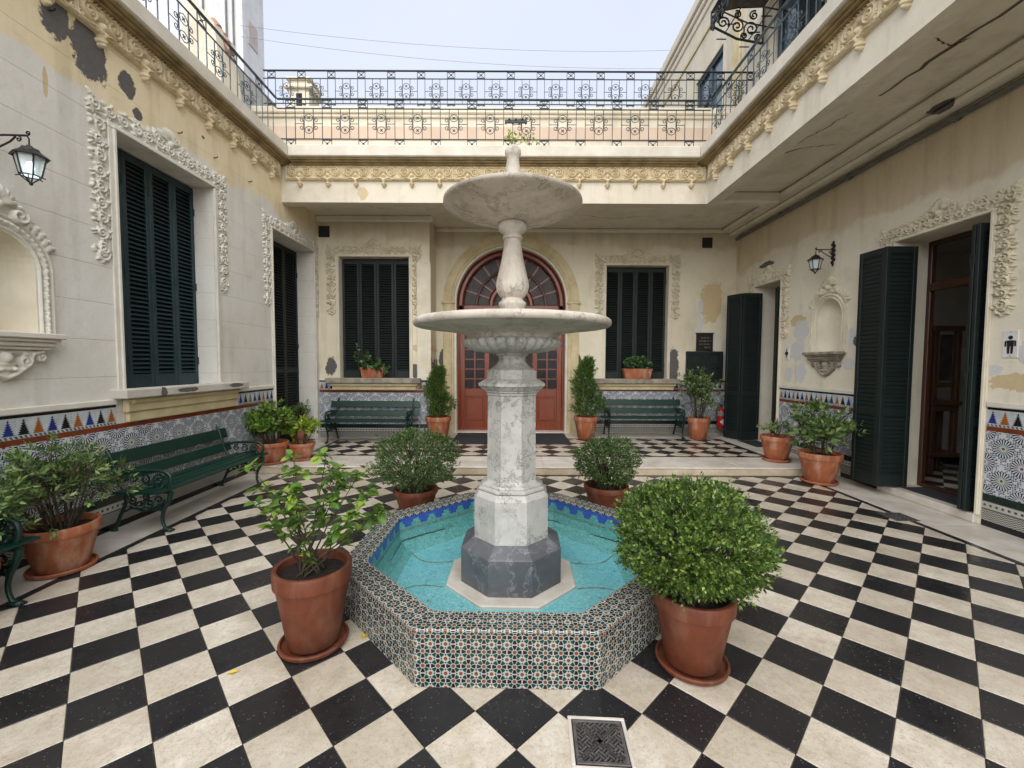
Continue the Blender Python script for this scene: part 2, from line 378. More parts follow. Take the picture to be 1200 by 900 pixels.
M['earth'] = mat('potting_soil', S(46, 36, 28), S(26, 20, 16), 30, .95, .9, 60, .02)
M['bark'] = mat('stem_bark', S(74, 62, 44), S(46, 40, 28), 20, .8, .4, 60, coord='obj')
def leaf(name, dark, mid, lite, trans=.25, rough=.35):
    n = NT(name); r = rnd(n)
    c = n.mix(n.ramp(r, 0.0, .55), dark, mid); c = n.mix(n.ramp(r, .55, 1.0), c, lite)
    n.fin(c, rough, spec=.4)
    tr = n.node('BsdfTranslucent', None, Color=n.mix(.5, c, lite))
    ms = n.node('MixShader', None, i0=trans, i1=n.bs.outputs[0], i2=tr.outputs[0])
    n.t.links.new(ms.outputs[0], n.out.inputs[0])
    return n.m
M['leaf_box'] = leaf('leaf_box', S(40, 64, 24), S(74, 104, 40), S(152, 174, 90))
M['leaf_box_dark'] = leaf('leaf_box_dark', S(42, 66, 32), S(70, 98, 50), S(138, 160, 100))
M['leaf_glossy'] = leaf('leaf_glossy', S(52, 84, 32), S(84, 120, 46), S(148, 174, 74), .3, .28)
M['leaf_lime'] = leaf('leaf_lime', S(84, 118, 36), S(124, 152, 48), S(186, 200, 76), .35)
M['leaf_mid'] = leaf('leaf_mid', S(50, 76, 38), S(84, 112, 56), S(156, 176, 112), .25)
M['leaf_conifer'] = leaf('leaf_conifer', S(44, 70, 30), S(70, 100, 40), S(116, 140, 64), .2, .5)
M['leaf_ivy'] = leaf('leaf_ivy', S(36, 64, 36), S(64, 98, 52), S(128, 156, 104), .2)
M['leaf_yellow'] = mat('yellow_leaf', S(214, 186, 40), S(190, 150, 30), 30, .5, 0)
M['rubber'] = mat('rubber_mat', S(44, 44, 50), S(34, 34, 38), 12, .85, .5, 220, .004)
M['red_paint'] = mat('extinguisher_red', S(196, 30, 24), S(170, 24, 20), 8, .3, 0)
M['white_paint'] = mat('white_enamel', S(226, 226, 222), S(208, 208, 204), 8, .4, 0)
M['black_paint'] = mat('black_enamel', (.012, .012, .013, 1), None, rough=.4, bump=0)
M['plaque'] = mat('plaque_dark', S(40, 33, 30), S(28, 24, 23), 10, .4, .1)
M['letter'] = mat('letter_grey', S(150, 142, 132), None, rough=.6, bump=0)
M['tower'] = plaster('tower_render', S(214, 214, 214), S(200, 200, 202), axis='X', rough=.9)
M['tower_side'] = mat('tower_brick', S(190, 178, 172), S(172, 162, 158), 2, .9, .2)
M['cream_far'] = plaster('far_cream', S(214, 206, 188), S(202, 192, 172), axis='X')
M['brown_band'] = mat('brown_band', S(200, 180, 160), S(190, 168, 148), 2, .85, .2)
M['roof_tile'] = mat('clay_roof', S(172, 136, 118), S(146, 112, 96), 8, .85, .3)
M['pipe'] = mat('grey_pipe', S(112, 112, 106), S(90, 90, 86), 6, .6, .2)
M['grate'] = mat('cast_grate', S(98, 93, 90), S(70, 66, 64), 20, .5, .3, 90, metal=.1)
M['white_tile'] = mat('white_wall_tile', S(232, 233, 231), S(222, 223, 221), 3, .25, 0)
M['crack'] = mat('crack_dark', S(104, 92, 74), S(84, 74, 60), 14, .95, .4)

# ------------------------------------------------------------------ mesh helpers
class MB:
    def __init__(s): s.v = []; s.f = []; s.mi = []; s.uv = None; s.m = 0
    def add(s, vs, fs):
        b = len(s.v); s.v += [tuple(p) for p in vs]
        for f in fs: s.f.append(tuple(b + i for i in f)); s.mi.append(s.m)
    def box(s, x0, x1, y0, y1, z0, z1, T=None):
        vs = [(x, y, z) for z in (z0, z1) for y in (y0, y1) for x in (x0, x1)]
        if T: vs = [T(*p) for p in vs]
        s.add(vs, [(0, 2, 3, 1), (4, 5, 7, 6), (0, 1, 5, 4), (2, 6, 7, 3), (0, 4, 6, 2), (1, 3, 7, 5)])
    def bbox(s, x0, x1, y0, y1, z0, z1, b=.004, T=None):
        """box with chamfered edges"""
        b = min(b, (x1 - x0) / 2.2, (y1 - y0) / 2.2, (z1 - z0) / 2.2)
        vs = []
        for z, zi in ((z0, 1), (z1, -1)):
            for y, yi in ((y0, 1), (y1, -1)):
                for x, xi in ((x0, 1), (x1, -1)):
                    vs += [(x, y + yi * b, z + zi * b), (x + xi * b, y, z + zi * b), (x + xi * b, y + yi * b, z)]
        if T: vs = [T(*p) for p in vs]
        def c(i, k): return i * 3 + k      # corner i = x + 2y + 4z
        fs = [(c(0, 0), c(4, 0), c(6, 0), c(2, 0)), (c(1, 0), c(3, 0), c(7, 0), c(5, 0)),
              (c(0, 1), c(1, 1), c(5, 1), c(4, 1)), (c(2, 1), c(6, 1), c(7, 1), c(3, 1)),
              (c(0, 2), c(2, 2), c(3, 2), c(1, 2)), (c(4, 2), c(5, 2), c(7, 2), c(6, 2))]
        for a, d in ((0, 1), (2, 3), (4, 5), (6, 7)): fs.append((c(a, 1), c(a, 2), c(d, 2), c(d, 1)))
        for a, d in ((0, 2), (1, 3), (4, 6), (5, 7)): fs.append((c(a, 0), c(a, 2), c(d, 2), c(d, 0)))
        for a, d in ((0, 4), (1, 5), (2, 6), (3, 7)): fs.append((c(a, 0), c(a, 1), c(d, 1), c(d, 0)))
        for a in range(8): fs.append((c(a, 0), c(a, 1), c(a, 2)))
        s.add(vs, fs)
    def lathe(s, prof, n=48, c=(0, 0), ph=0.0, cap=True, rmod=None):
        vs = []
        for (r, z) in prof:
            for k in range(n):
                a = ph + 2 * PI * k / n
                q = r * (rmod(a, z) if rmod else 1)
                vs.append((c[0] + q * math.cos(a), c[1] + q * math.sin(a), z))
        fs = [(i * n + k, i * n + (k + 1) % n, (i + 1) * n + (k + 1) % n, (i + 1) * n + k) for i in range(len(prof) - 1) for k in range(n)]
        if cap: fs += [tuple(range(n - 1, -1, -1)), tuple((len(prof) - 1) * n + k for k in range(n))]
        s.add(vs, fs)
    def oct(s, prof, c=(0, 0)):
        """octagonal lathe with flats facing the axes; prof gives apothems"""
        k = 1 / math.cos(PI / 8)
        s.lathe([(a * k, z) for a, z in prof], 8, c, PI / 8)
    def tube(s, pts, r, n=6, cap=True):
        P = [Vector(p) for p in pts]; m = len(P)
        R = r if isinstance(r, (list, tuple)) else [r] * m
        t0 = (P[1] - P[0]).normalized()
        u = t0.orthogonal().normalized(); vs = []
        for i in range(m):
            t = ((P[min(i + 1, m - 1)] - P[max(i - 1, 0)])).normalized()
            u = (u - t * u.dot(t))
            u = u.normalized() if u.length > 1e-6 else t.orthogonal().normalized()
            w = t.cross(u)
            for k in range(n):
                a = 2 * PI * k / n
                vs.append(P[i] + (u * math.cos(a) + w * math.sin(a)) * R[i])
        fs = [(i * n + k, i * n + (k + 1) % n, (i + 1) * n + (k + 1) % n, (i + 1) * n + k) for i in range(m - 1) for k in range(n)]
        if cap: fs += [tuple(range(n - 1, -1, -1)), tuple((m - 1) * n + k for k in range(n))]
        s.add(vs, fs)
    def prism(s, poly, y0, y1, T=None):
        """polygon in (x,z) extruded along y"""
        n = len(poly)
        vs = [(x, y0, z) for x, z in poly] + [(x, y1, z) for x, z in poly]
        if T: vs = [T(*p) for p in vs]
        s.add(vs, [tuple(range(n)), tuple(range(2 * n - 1, n - 1, -1))] + [(i, i + n, (i + 1) % n + n, (i + 1) % n) for i in range(n)])
    def sphere(s, c, r, n=10, m=6):
        rx, ry, rz = r if isinstance(r, (tuple, list)) else (r, r, r)
        vs = []
        for i in range(m + 1):
            p = PI * i / m
            for k in range(n):
                a = 2 * PI * k / n
                vs.append((c[0] + rx * math.sin(p) * math.cos(a), c[1] + ry * math.sin(p) * math.sin(a), c[2] + rz * math.cos(p)))
        s.add(vs, [(i * n + k, i * n + (k + 1) % n, (i + 1) * n + (k + 1) % n, (i + 1) * n + k) for i in range(m) for k in range(n)])
    def mesh(s, name, mats, smooth=False, uvf=None):
        me = bpy.data.meshes.new(name); me.from_pydata(s.v, [], s.f)
        if not isinstance(mats, (list, tuple)): mats = [mats]
        for m in mats: me.materials.append(m)
        if len(mats) > 1: me.polygons.foreach_set('material_index', s.mi)
        if smooth: me.polygons.foreach_set('use_smooth', [True] * len(s.f))
        if uvf:
            ul = me.uv_layers.new(name='UVMap')
            for p in me.polygons:
                for li in p.loop_indices:
                    ul.data[li].uv = uvf(me.vertices[me.loops[li].vertex_index].co, p.normal)
        me.update(); return me
    def build(s, name, mats, parent=None, smooth=False, uvf=None, **kw):
        return link(name, s.mesh(name, mats, smooth, uvf), parent, **kw)

def link(name, me, parent=None, loc=(0, 0, 0), rz=0.0, scale=None, world=False, kind=None, M4=None):
    o = bpy.data.objects.new(name, me); COL.objects.link(o)
    if M4 is not None: o.matrix_basis = M4
    else:
        o.location = loc; o.rotation_euler = (0, 0, rz)
        if scale: o.scale = scale
    if parent is not None:
        o.parent = parent
        if world: o.matrix_parent_inverse = world_of(parent).inverted()
    if kind: o['kind'] = kind
    return o
def world_of(o):
    m = o.matrix_basis.copy()
    if o.parent is not None: m = world_of(o.parent) @ o.matrix_parent_inverse @ m
    return m
def tag(o, label, cat, group=None):
    o['label'] = label; o['category'] = cat
    if group: o['group'] = group
    return o
def thing(name, label, cat, loc=(0, 0, 0), rz=0.0, group=None):
    o = link(name, None, None, loc, rz); o.empty_display_size = .2
    return tag(o, label, cat, group)
def copy_tree(o, parent=None):
    c = o.copy(); COL.objects.link(c)
    if parent is not None: c.parent = parent
    for ch in o.children: copy_tree(ch, c)
    return c
def smooth_by(o, ang=40):
    me = o.data
    me.polygons.foreach_set('use_smooth', [True] * len(me.polygons))
    try: me.set_sharp_from_angle(angle=rad(ang))
    except Exception: pass
    return o

class Wall:
    """a wall plane: s runs along it, d comes out of it towards the courtyard"""
    def __init__(s, kind, at): s.kind, s.at = kind, at
    def __call__(s, a, d, z):
        if s.kind == 'L': return (s.at + d, a, z)
        if s.kind == 'R': return (s.at - d, a, z)
        return (a, s.at - d, z)
    def rz(s): return {'L': -PI / 2, 'R': PI / 2, 'B': PI}[s.kind]
    def mat4(s, a, d, z, sx=1, sz=1, sy=1):
        return Matrix.Translation(s(a, d, z)) @ Matrix.Rotation(s.rz(), 4, 'Z') @ Matrix.Diagonal((sx, sy, sz, 1))
WL, WR = Wall('L', -4.28), Wall('R', 5.33)
WB1, WB2 = Wall('B', 9.40), Wall('B', 10.20)

def holed(mb, Wf, s0, s1, z0, z1, holes, depth):
    """a wall face with rectangular openings and their reveals (holes: s0,s1,z0,z1)"""
    ss = sorted({s0, s1, *[h[0] for h in holes], *[h[1] for h in holes]})
    zs = sorted({z0, z1, *[h[2] for h in holes], *[h[3] for h in holes]})
    for i in range(len(ss) - 1):
        for j in range(len(zs) - 1):
            a, b, c, d = ss[i], ss[i + 1], zs[j], zs[j + 1]
            if b <= s0 or a >= s1: continue
            if any(h[0] - 1e-6 <= a and b <= h[1] + 1e-6 and h[2] - 1e-6 <= c and d <= h[3] + 1e-6 for h in holes): continue
            mb.add([Wf(a, 0, c), Wf(b, 0, c), Wf(b, 0, d), Wf(a, 0, d)], [(0, 1, 2, 3)])
    for h in holes:
        a, b, c, d = h[:4]; dp = -(h[4] if len(h) > 4 else depth)
        if dp == 0: continue
        for q in (((a, c), (b, c)), ((b, c), (b, d)), ((b, d), (a, d)), ((a, d), (a, c))):
            (p, r), (t, w) = q
            mb.add([Wf(p, 0, r), Wf(t, 0, w), Wf(t, dp, w), Wf(p, dp, r)], [(0, 1, 2, 3)])

# ------------------------------------------------------------------ ground and courtyard floor
g = MB(); g.add([(-150, -150, -.08), (150, -150, -.08), (150, 150, -.08), (-150, 150, -.08)], [(0, 1, 2, 3)])
g.build('ground', M['mortar'], kind='structure')

XL, XR, YS = -3.70, 4.60, 6.70            # inner edges of the paving border
D2, ROT = .2155, rad(-.9)
AX, AY = .247, 2.107
def clip(poly, a, b, c):                   # keep a*x+b*y<=c
    out = []
    for i in range(len(poly)):
        p, q = poly[i], poly[(i + 1) % len(poly)]
        dp, dq = a * p[0] + b * p[1] - c, a * q[0] + b * q[1] - c
        if dp <= 0: out.append(p)
        if dp * dq < 0:
            t = dp / (dp - dq); out.append((p[0] + t * (q[0] - p[0]), p[1] + t * (q[1] - p[1])))
    return out
def tile_poly(mb, poly, z1, th=.014, b=.0025):
    """a tile with a softened upper edge"""
    cx = sum(p[0] for p in poly) / len(poly); cy_ = sum(p[1] for p in poly) / len(poly); n = len(poly)
    def sh(d): 
        o = []
        for p in poly:
            l = math.hypot(p[0] - cx, p[1] - cy_) or 1; o.append((p[0] - (p[0] - cx) / l * d, p[1] - (p[1] - cy_) / l * d))
        return o
    A, B = sh(.0022), sh(.0022 + b * 1.6)
    mb.add([(x, y, z1 - th) for x, y in A] + [(x, y, z1 - b) for x, y in A] + [(x, y, z1) for x, y in B],
           [(i, (i + 1) % n, n + (i + 1) % n, n + i) for i in range(n)] + [(n + i, n + (i + 1) % n, 2 * n + (i + 1) % n, 2 * n + i) for i in range(n)] + [tuple(range(2 * n, 3 * n))])

def diag_paving(parent, x0, x1, y0, y1, z, ax, ay, rot, d2, near=None, skip=None):
    """checkerboard laid on the diagonal; the `near` largest whole tiles are objects, the rest are joined"""
    ca, sa = math.cos(rot), math.sin(rot)
    K = int(max(abs(x0 - ax), abs(x1 - ax), abs(y0 - ay), abs(y1 - ay)) / d2) + 3
    sq = [(d2, 0), (0, d2), (-d2, 0), (0, -d2)]
    whole, rest = [], {0: MB(), 1: MB()}
    for i in range(-K, K + 1):
        for j in range(-K, K + 1):
            if (i + j) % 2 == 0: continue
            lx, ly = i * d2, j * d2
            cx, cy_ = ax + lx * ca - ly * sa, ay + lx * sa + ly * ca
            if not (x0 - d2 < cx < x1 + d2 and y0 - d2 < cy_ < y1 + d2): continue
            if skip and skip(cx, cy_): continue
            black = i % 2 == 1
            full = [(cx + px * ca - py * sa, cy_ + px * sa + py * ca) for px, py in sq]
            pl = full
            for a, b, c in ((-1, 0, -x0), (1, 0, x1), (0, -1, -y0), (0, 1, y1)): pl = clip(pl, a, b, c) if len(pl) > 2 else []
            if len(pl) < 3: continue
            if near and len(pl) == 4 and all(abs(p[0] - q[0]) + abs(p[1] - q[1]) < 1e-6 for p, q in zip(pl, full)):
                u, w = cx / max(cy_, .1), 1.8 / max(cy_, .1)
                vis = cy_ > 1.5 and abs(u) < 1.28
                whole.append(((0 if vis else 1), cx * cx + cy_ * cy_, cx, cy_, black, pl))
            else: tile_poly(rest[black], pl, z)
    whole.sort(key=lambda t: t[:2])
    ms = {}
    for k in (False, True):
        mb = MB(); tile_poly(mb, [(px * ca - py * sa, px * sa + py * ca) for px, py in sq], 0)
        ms[k] = mb.mesh('floor_tile', M['tile_black' if k else 'tile_cream'])
    for q, (v, r, cx, cy_, black, pl) in enumerate(whole):
        if q < (near or 0): link('floor_tile', ms[black], parent, (cx, cy_, z + random.uniform(-.0008, .0008)))
        else: tile_poly(rest[black], pl, z)
    for k in (False, True):
        if rest[k].v: rest[k].build('tile_field', M['tile_black' if k else 'tile_cream'], parent, kind='stuff')

FC = (0.0, 3.49); FA = 1.23                # fountain centre and basin apothem
def in_basin(x, y):
    dx, dy = abs(x - FC[0]), abs(y - FC[1])
    return max(dx, dy, (dx + dy) * .7071) < FA - .26
b = MB(); b.box(-4.4, 5.5, -3.5, 6.9, -.06, -.012)
floor = b.build('courtyard_floor', M['mortar'], kind='structure')
floor['label'] = 'diagonal black and cream checkered terrazzo courtyard floor'
diag_paving(floor, XL, XR, -2.5, YS, 0, AX, AY, ROT, D2, 290, in_basin)
def strip(parent, x0, x1, y0, y1, z, n, along, mname, name):
    for k in range(n):
        mb = MB()
        if along == 'y': q = (x0, x1, y0 + (y1 - y0) * k / n, y0 + (y1 - y0) * (k + 1) / n)
        else: q = (x0 + (x1 - x0) * k / n, x0 + (x1 - x0) * (k + 1) / n, y0, y1)
        tile_poly(mb, [(q[0], q[2]), (q[1], q[2]), (q[1], q[3]), (q[0], q[3])], z, .014, .002)
        mb.build(name, M[mname], parent)
strip(floor, XL - .075, XL, -2.5, YS + .07, 0, 9, 'y', 'tile_black', 'border_tile')
strip(floor, XR, XR + .075, -2.5, YS + .07, 0, 9, 'y', 'tile_black', 'border_tile')
strip(floor, XL, XR, YS, YS + .07, 0, 8, 'x', 'tile_black', 'border_tile')
strip(floor, -4.28, XL - .075, -2.5, YS + .07, 0, 9, 'y', 'marble_step', 'paving_slab')
strip(floor, XR + .075, 5.33, -2.5, YS + .07, 0, 9, 'y', 'marble_step', 'paving_slab')

# raised gallery floor at the back
PZ = .13
b = MB(); b.box(-4.7, 5.36, YS + .085, 10.25, -.05, PZ - .012)
gal = b.build('gallery_floor', M['riser'], kind='structure')
gal['label'] = 'raised gallery floor with marble step and diagonal checker panel'
for k in range(6):
    mb = MB(); x0 = -4.28 + 9.61 * k / 6; mb.bbox(x0, x0 + 9.61 / 6 - .003, YS + .07, 7.56, PZ - .03, PZ, .008); mb.build('step_tread', M['marble_step'], gal)
mb = MB(); mb.bbox(-4.28, 5.33, YS + .075, YS + .1, .0, PZ - .034, .003); mb.build('step_riser', M['riser'], gal)
for (x0, x1, y0, y1) in ((-3.78, 4.66, 7.56, 7.63), (-3.78, -3.71, 7.63, 9.16), (4.59, 4.66, 7.63, 9.45), (-3.71, -1.75, 9.09, 9.16), (-1.82, -1.75, 9.16, 9.38), (-1.75, 4.59, 9.38, 9.45)):
    strip(gal, x0, x1, y0, y1, PZ, 3, 'x' if x1 - x0 > y1 - y0 else 'y', 'tile_black', 'border_tile')
diag_paving(gal, -3.71, 4.59, 7.63, 9.09, PZ, .1, 8.4, 0, .2155)
diag_paving(gal, -1.75, 4.59, 9.09, 9.38, PZ, .1, 8.4, 0, .2155)
for (x0, x1, y0, y1, n, al) in ((-4.7, -3.78, 7.56, 9.4, 3, 'y'), (4.66, 5.33, 7.56, 10.2, 4, 'y'), (-3.78, -1.82, 9.16, 9.4, 3, 'x'), (-1.82, 4.66, 9.45, 10.2, 6, 'x')):
    strip(gal, x0, x1, y0, y1, PZ, n, al, 'marble_step', 'paving_slab')

# ------------------------------------------------------------------ relief ornament (real relief from numpy heights)
def relief(name, strokes, blobs, x0, x1, z0, z1, res, mats, base=None, env=None):
    """strokes: (polyline, radii, height); blobs: (x,z,rx,rz,angle,height). base: (x0,x1,z0,z1,h)"""
    nx, nz = int((x1 - x0) / res) + 1, int((z1 - z0) / res) + 1
    X, Z = np.meshgrid(np.linspace(x0, x1, nx), np.linspace(z0, z1, nz))
    Hh = np.full(X.shape, -.004)
    if base is not None:
        q = (X >= base[0]) & (X <= base[1]) & (Z >= base[2]) & (Z <= base[3]); Hh[q] = base[4]
    def win(a, b, c, d):
        i0, i1 = max(0, int((a - x0) / res)), min(nx, int((b - x0) / res) + 2)
        j0, j1 = max(0, int((c - z0) / res)), min(nz, int((d - z0) / res) + 2)
        return slice(j0, j1), slice(i0, i1)
    for pl, rr, hh in strokes:
        for k in range(len(pl) - 1):
            (ax_, az), (bx_, bz) = pl[k], pl[k + 1]
            r = (rr[k] + rr[k + 1]) / 2 if isinstance(rr, (list, tuple)) else rr
            w = win(min(ax_, bx_) - r, max(ax_, bx_) + r, min(az, bz) - r, max(az, bz) + r)
            x, z = X[w], Z[w]
            if x.size == 0: continue
            dx, dz = bx_ - ax_, bz - az; L = dx * dx + dz * dz + 1e-12
            t = np.clip(((x - ax_) * dx + (z - az) * dz) / L, 0, 1)
            d2 = (x - ax_ - t * dx) ** 2 + (z - az - t * dz) ** 2
            h = hh * np.sqrt(np.clip(1 - d2 / (r * r), 0, 1))
            bs = base[4] if base is not None else 0
            h = np.where(d2 < r * r, h + bs * .6, -1)
            Hh[w] = np.maximum(Hh[w], h)
    for (bx_, bz, rx, rz_, an, hh) in blobs:
        R = max(rx, rz_); w = win(bx_ - R, bx_ + R, bz - R, bz + R)
        x, z = X[w] - bx_, Z[w] - bz
        if x.size == 0: continue
        ca, sa = math.cos(an), math.sin(an)
        u, v = (x * ca + z * sa) / rx, (-x * sa + z * ca) / rz_
        d2 = u * u + v * v
        h = np.where(d2 < 1, hh * np.sqrt(np.clip(1 - d2, 0, 1)) - .25 * hh * np.exp(-(v * 3) ** 2) * (rx > rz_ * 1.6), -1)
        Hh[w] = np.maximum(Hh[w], h)
    idx = np.arange(nx * nz).reshape(nz, nx)
    keep = np.maximum.reduce([Hh[:-1, :-1], Hh[1:, :-1], Hh[:-1, 1:], Hh[1:, 1:]]) > 0
    q = np.stack([idx[:-1, :-1], idx[:-1, 1:], idx[1:, 1:], idx[1:, :-1]], -1)[keep]
    used = np.unique(q); mp = np.full(nx * nz, -1); mp[used] = np.arange(len(used))
    V = np.stack([X.ravel()[used], Hh.ravel()[used], Z.ravel()[used]], -1)
    me = bpy.data.meshes.new(name); me.from_pydata(V.tolist(), [], mp[q].tolist())
    me.materials.append(mats); me.polygons.foreach_set('use_smooth', [True] * len(me.polygons)); me.update()
    return me

def spiral(cx, cz, r0, a0, turns, sgn=1, n=22, k=.18):
    return [(cx + r0 * (1 - (1 - k) * t) * math.cos(a0 + sgn * turns * 2 * PI * t), cz + r0 * (1 - (1 - k) * t) * math.sin(a0 + sgn * turns * 2 * PI * t)) for t in [i / n for i in range(n + 1)]]

def vine(L, Wd, seed, horizontal=False, taper=False):
    """running acanthus scroll along z (0..L), width Wd centred on 0"""
    r = random.Random(seed); st, bl = [], []
    per = Wd * 1.55; n = int(round(L / per * 2)) or 1; per = L / n * 2
    stem = [(.16 * Wd * math.sin(2 * PI * t / per), t) for t in np.linspace(0.01, L - .01, max(8, int(L / .02)))]
    st.append((stem, .011, .026))
    for i in range(n):
        sg = 1 if i % 2 == 0 else -1
        zc = (i + .5) * per / 2; rr = Wd * .30
        cx = -sg * Wd * .12 + sg * 0.0
        sp = spiral(cx * .6 + sg * .05 * Wd, zc, rr, PI / 2 * sg, 1.45, sg)
        st.append((sp, [.0145 - .006 * k / len(sp) for k in range(len(sp))], .036))
        bl.append((sp[-1][0], sp[-1][1], .020, .020, 0, .036))
        for k in range(15):
            a = r.uniform(0, 2 * PI); q = rr * r.uniform(.75, 1.4)
            x, z = cx * .6 + q * math.cos(a), zc + q * math.sin(a)
            x = max(-Wd / 2 + .025, min(Wd / 2 - .025, x)); z = max(.02, min(L - .02, z))
            bl.append((x, z, r.uniform(.026, .044), r.uniform(.007, .011), a + r.uniform(-.7, .7), r.uniform(.022, .036)))
        for k in range(3):
            bl.append((sg * Wd * r.uniform(.30, .46), zc + r.uniform(-.3, .3) * per / 2, .022, .018, r.uniform(0, PI), .03))
    return st, bl
def rotate_sb(st, bl, horizontal):
    if not horizontal: return st, bl
    return [([(z, x) for x, z in p], r, h) for p, r, h in st], [(z, x, rx, rz_, PI / 2 - a, h) for x, z, rx, rz_, a, h in bl]

_st, _bl = vine(1.50, .21, 3)
_st.append((spiral(0, .02, .07, PI, 1.2, 1), .017, .03)); _bl += [(0, -.05, .03, .02, PI / 2, .03), (.05, -.03, .03, .014, -.9, .028), (-.05, -.03, .03, .014, .9, .028)]
SIDE_ARGS = (_st, _bl, -.115, .115, -.09, 1.52, .006)
def top_relief():
    Wt = 2.06
    st, bl = rotate_sb(*vine(Wt, .20, 5), True)
    st = [([(x - Wt / 2, z + .10) for x, z in p], r, h) for p, r, h in st]
    bl = [(x - Wt / 2, z + .10, rx, rz_, a, h) for x, z, rx, rz_, a, h in bl]
    # crest: a shell with feathered sides rising over the middle
    for k in range(-4, 5):
        a = PI / 2 + k * .33
        bl.append((.085 * math.cos(a), .19 + .10 * math.sin(a), .075, .02, a, .045))
    bl.append((0, .17, .045, .045, 0, .055))
    for s in (-1, 1):
        for k in range(5):
            bl.append((s * (.13 + .075 * k), .24 - .028 * k, .06, .022, PI / 2 - s * (.7 + .1 * k), .032))
            bl.append((s * (.15 + .075 * k), .19 - .012 * k, .045, .018, s * .5, .03))
        st.append((spiral(s * .2, .17, .055, PI / 2, 1.3, -s), .016, .034))
        bl += [(s * .99, .20, .045, .02, s * .7, .03), (s * 1.0, .02, .04, .018, -s * .5, .03)]
    return st, bl
_ts, _tb = top_relief()
ORN = {}
for key, mm in (('w', M['ornament']), ('c', M['ornament_cream'])):
    ORN['side_' + key] = relief('scroll_ornament', *SIDE_ARGS, mm)
    ORN['top_' + key] = relief('scroll_ornament', _ts, _tb, -1.07, 1.07, -.02, .40, .006, mm)
def cornice_piece():
    st, bl = [], []
    for s in (-1, 1):
        st.append((spiral(s * .125, .155, .088, PI / 2, 2.1, -s, 44, .08), [.017 - .005 * k / 44 for k in range(45)], .06))
        bl.append((s * .125, .155, .016, .016, 0, .085))
        st.append((spiral(s * .215, .07, .034, -PI / 2, 1.3, s, 18, .2), .011, .05))
        st.append(([(s * .25, .035), (s * .17, .028), (s * .09, .05), (s * .035, .025)], .014, .06))
        for k in range(5): bl.append((s * (.07 + .036 * k), .252 - .004 * k * k, .030, .011, PI / 2 + s * .35, .055))
        for k in range(3): bl.append((s * (.225 - .012 * k), .13 + .035 * k, .028, .010, s * .5, .05))
    for k in range(-3, 4): bl.append((.020 * k, .195 - .010 * abs(k), .055, .010, PI / 2 - k * .17, .085))
    bl += [(0, .09, .040, .050, 0, .09), (0, .005, .030, .055, 0, .09), (0, -.055, .048, .026, 0, .11), (0, -.088, .026, .024, 0, .08)]
    for k in range(-1, 2): bl.append((.026 * k, .02, .05, .011, PI / 2 - k * .25, .10))
    for k in range(12): bl.append((-.23 + .0418 * k, .266, .013, .012, 0, .07))
    st.append(([(-.25, .245), (.25, .245)], .008, .045)); st.append(([(-.25, .016), (.25, .016)], .008, .045))
    for s in (-1, 1): st.append(([(s * .250, .02), (s * .250, .26)], .008, .05))
    return relief('cornice_ornament', st, bl, -.26, .26, -.12, .284, .0062, M['ochre'], base=(-.254, .254, .01, .274, .018))
ORN['cornice'] = cornice_piece()
def arch_relief(h, straight, wd, mm, crest=True):
    """ornament band round a niche: x centre 0, springing at z=straight"""
    st, bl = [], []
    R = h + wd * .55
    path = [(R, z) for z in np.linspace(0, straight, 12)] + [(R * math.cos(a), straight + R * math.sin(a)) for a in np.linspace(0.05, PI - .05, 26)] + [(-R, z) for z in np.linspace(straight, 0, 12)]
    for off, r_ in ((-wd * .5, .011), (wd * .5, .011)):
        q = h + wd * .55 + off
        pp = [(q, z) for z in np.linspace(0, straight, 6)] + [(q * math.cos(a), straight + q * math.sin(a)) for a in np.linspace(0, PI, 30)] + [(-q, z) for z in np.linspace(straight, 0, 6)]
        st.append((pp, r_, .024))
    acc = 0
    for k in range(len(path) - 1):
        p, q = path[k], path[k + 1]; an = math.atan2(q[1] - p[1], q[0] - p[0])
        bl.append(((p[0] + q[0]) / 2, (p[1] + q[1]) / 2, .036, .018, an + (.7 if k % 2 else -.7), .034))
        bl.append((p[0], p[1], .02, .02, 0, .036))
    if crest:
        zt = straight + h + wd
        for k in range(-4, 5):
            a = PI / 2 + k * .32; bl.append((.10 * math.cos(a), zt + .09 + .10 * math.sin(a), .08, .022, a, .06))
        bl.append((0, zt + .08, .05, .05, 0, .075))
        for s in (-1, 1):
            st.append((spiral(s * .16, zt + .03, .075, PI / 2, 1.4, -s), .02, .055))
            for k in range(6):
                a = PI / 2 - s * (.42 + .13 * k); q = R + wd * .75
                bl.append((q * math.cos(a), straight + q * math.sin(a) + .01, .055, .024, a + s * .8, .05))
                bl.append(((q + .045) * math.cos(a), straight + (q + .045) * math.sin(a), .035, .02, a - s * .3, .045))
    return relief('niche_ornament', st, bl, -R - wd, R + wd, -.02, straight + h + wd + .34, .0085, mm)

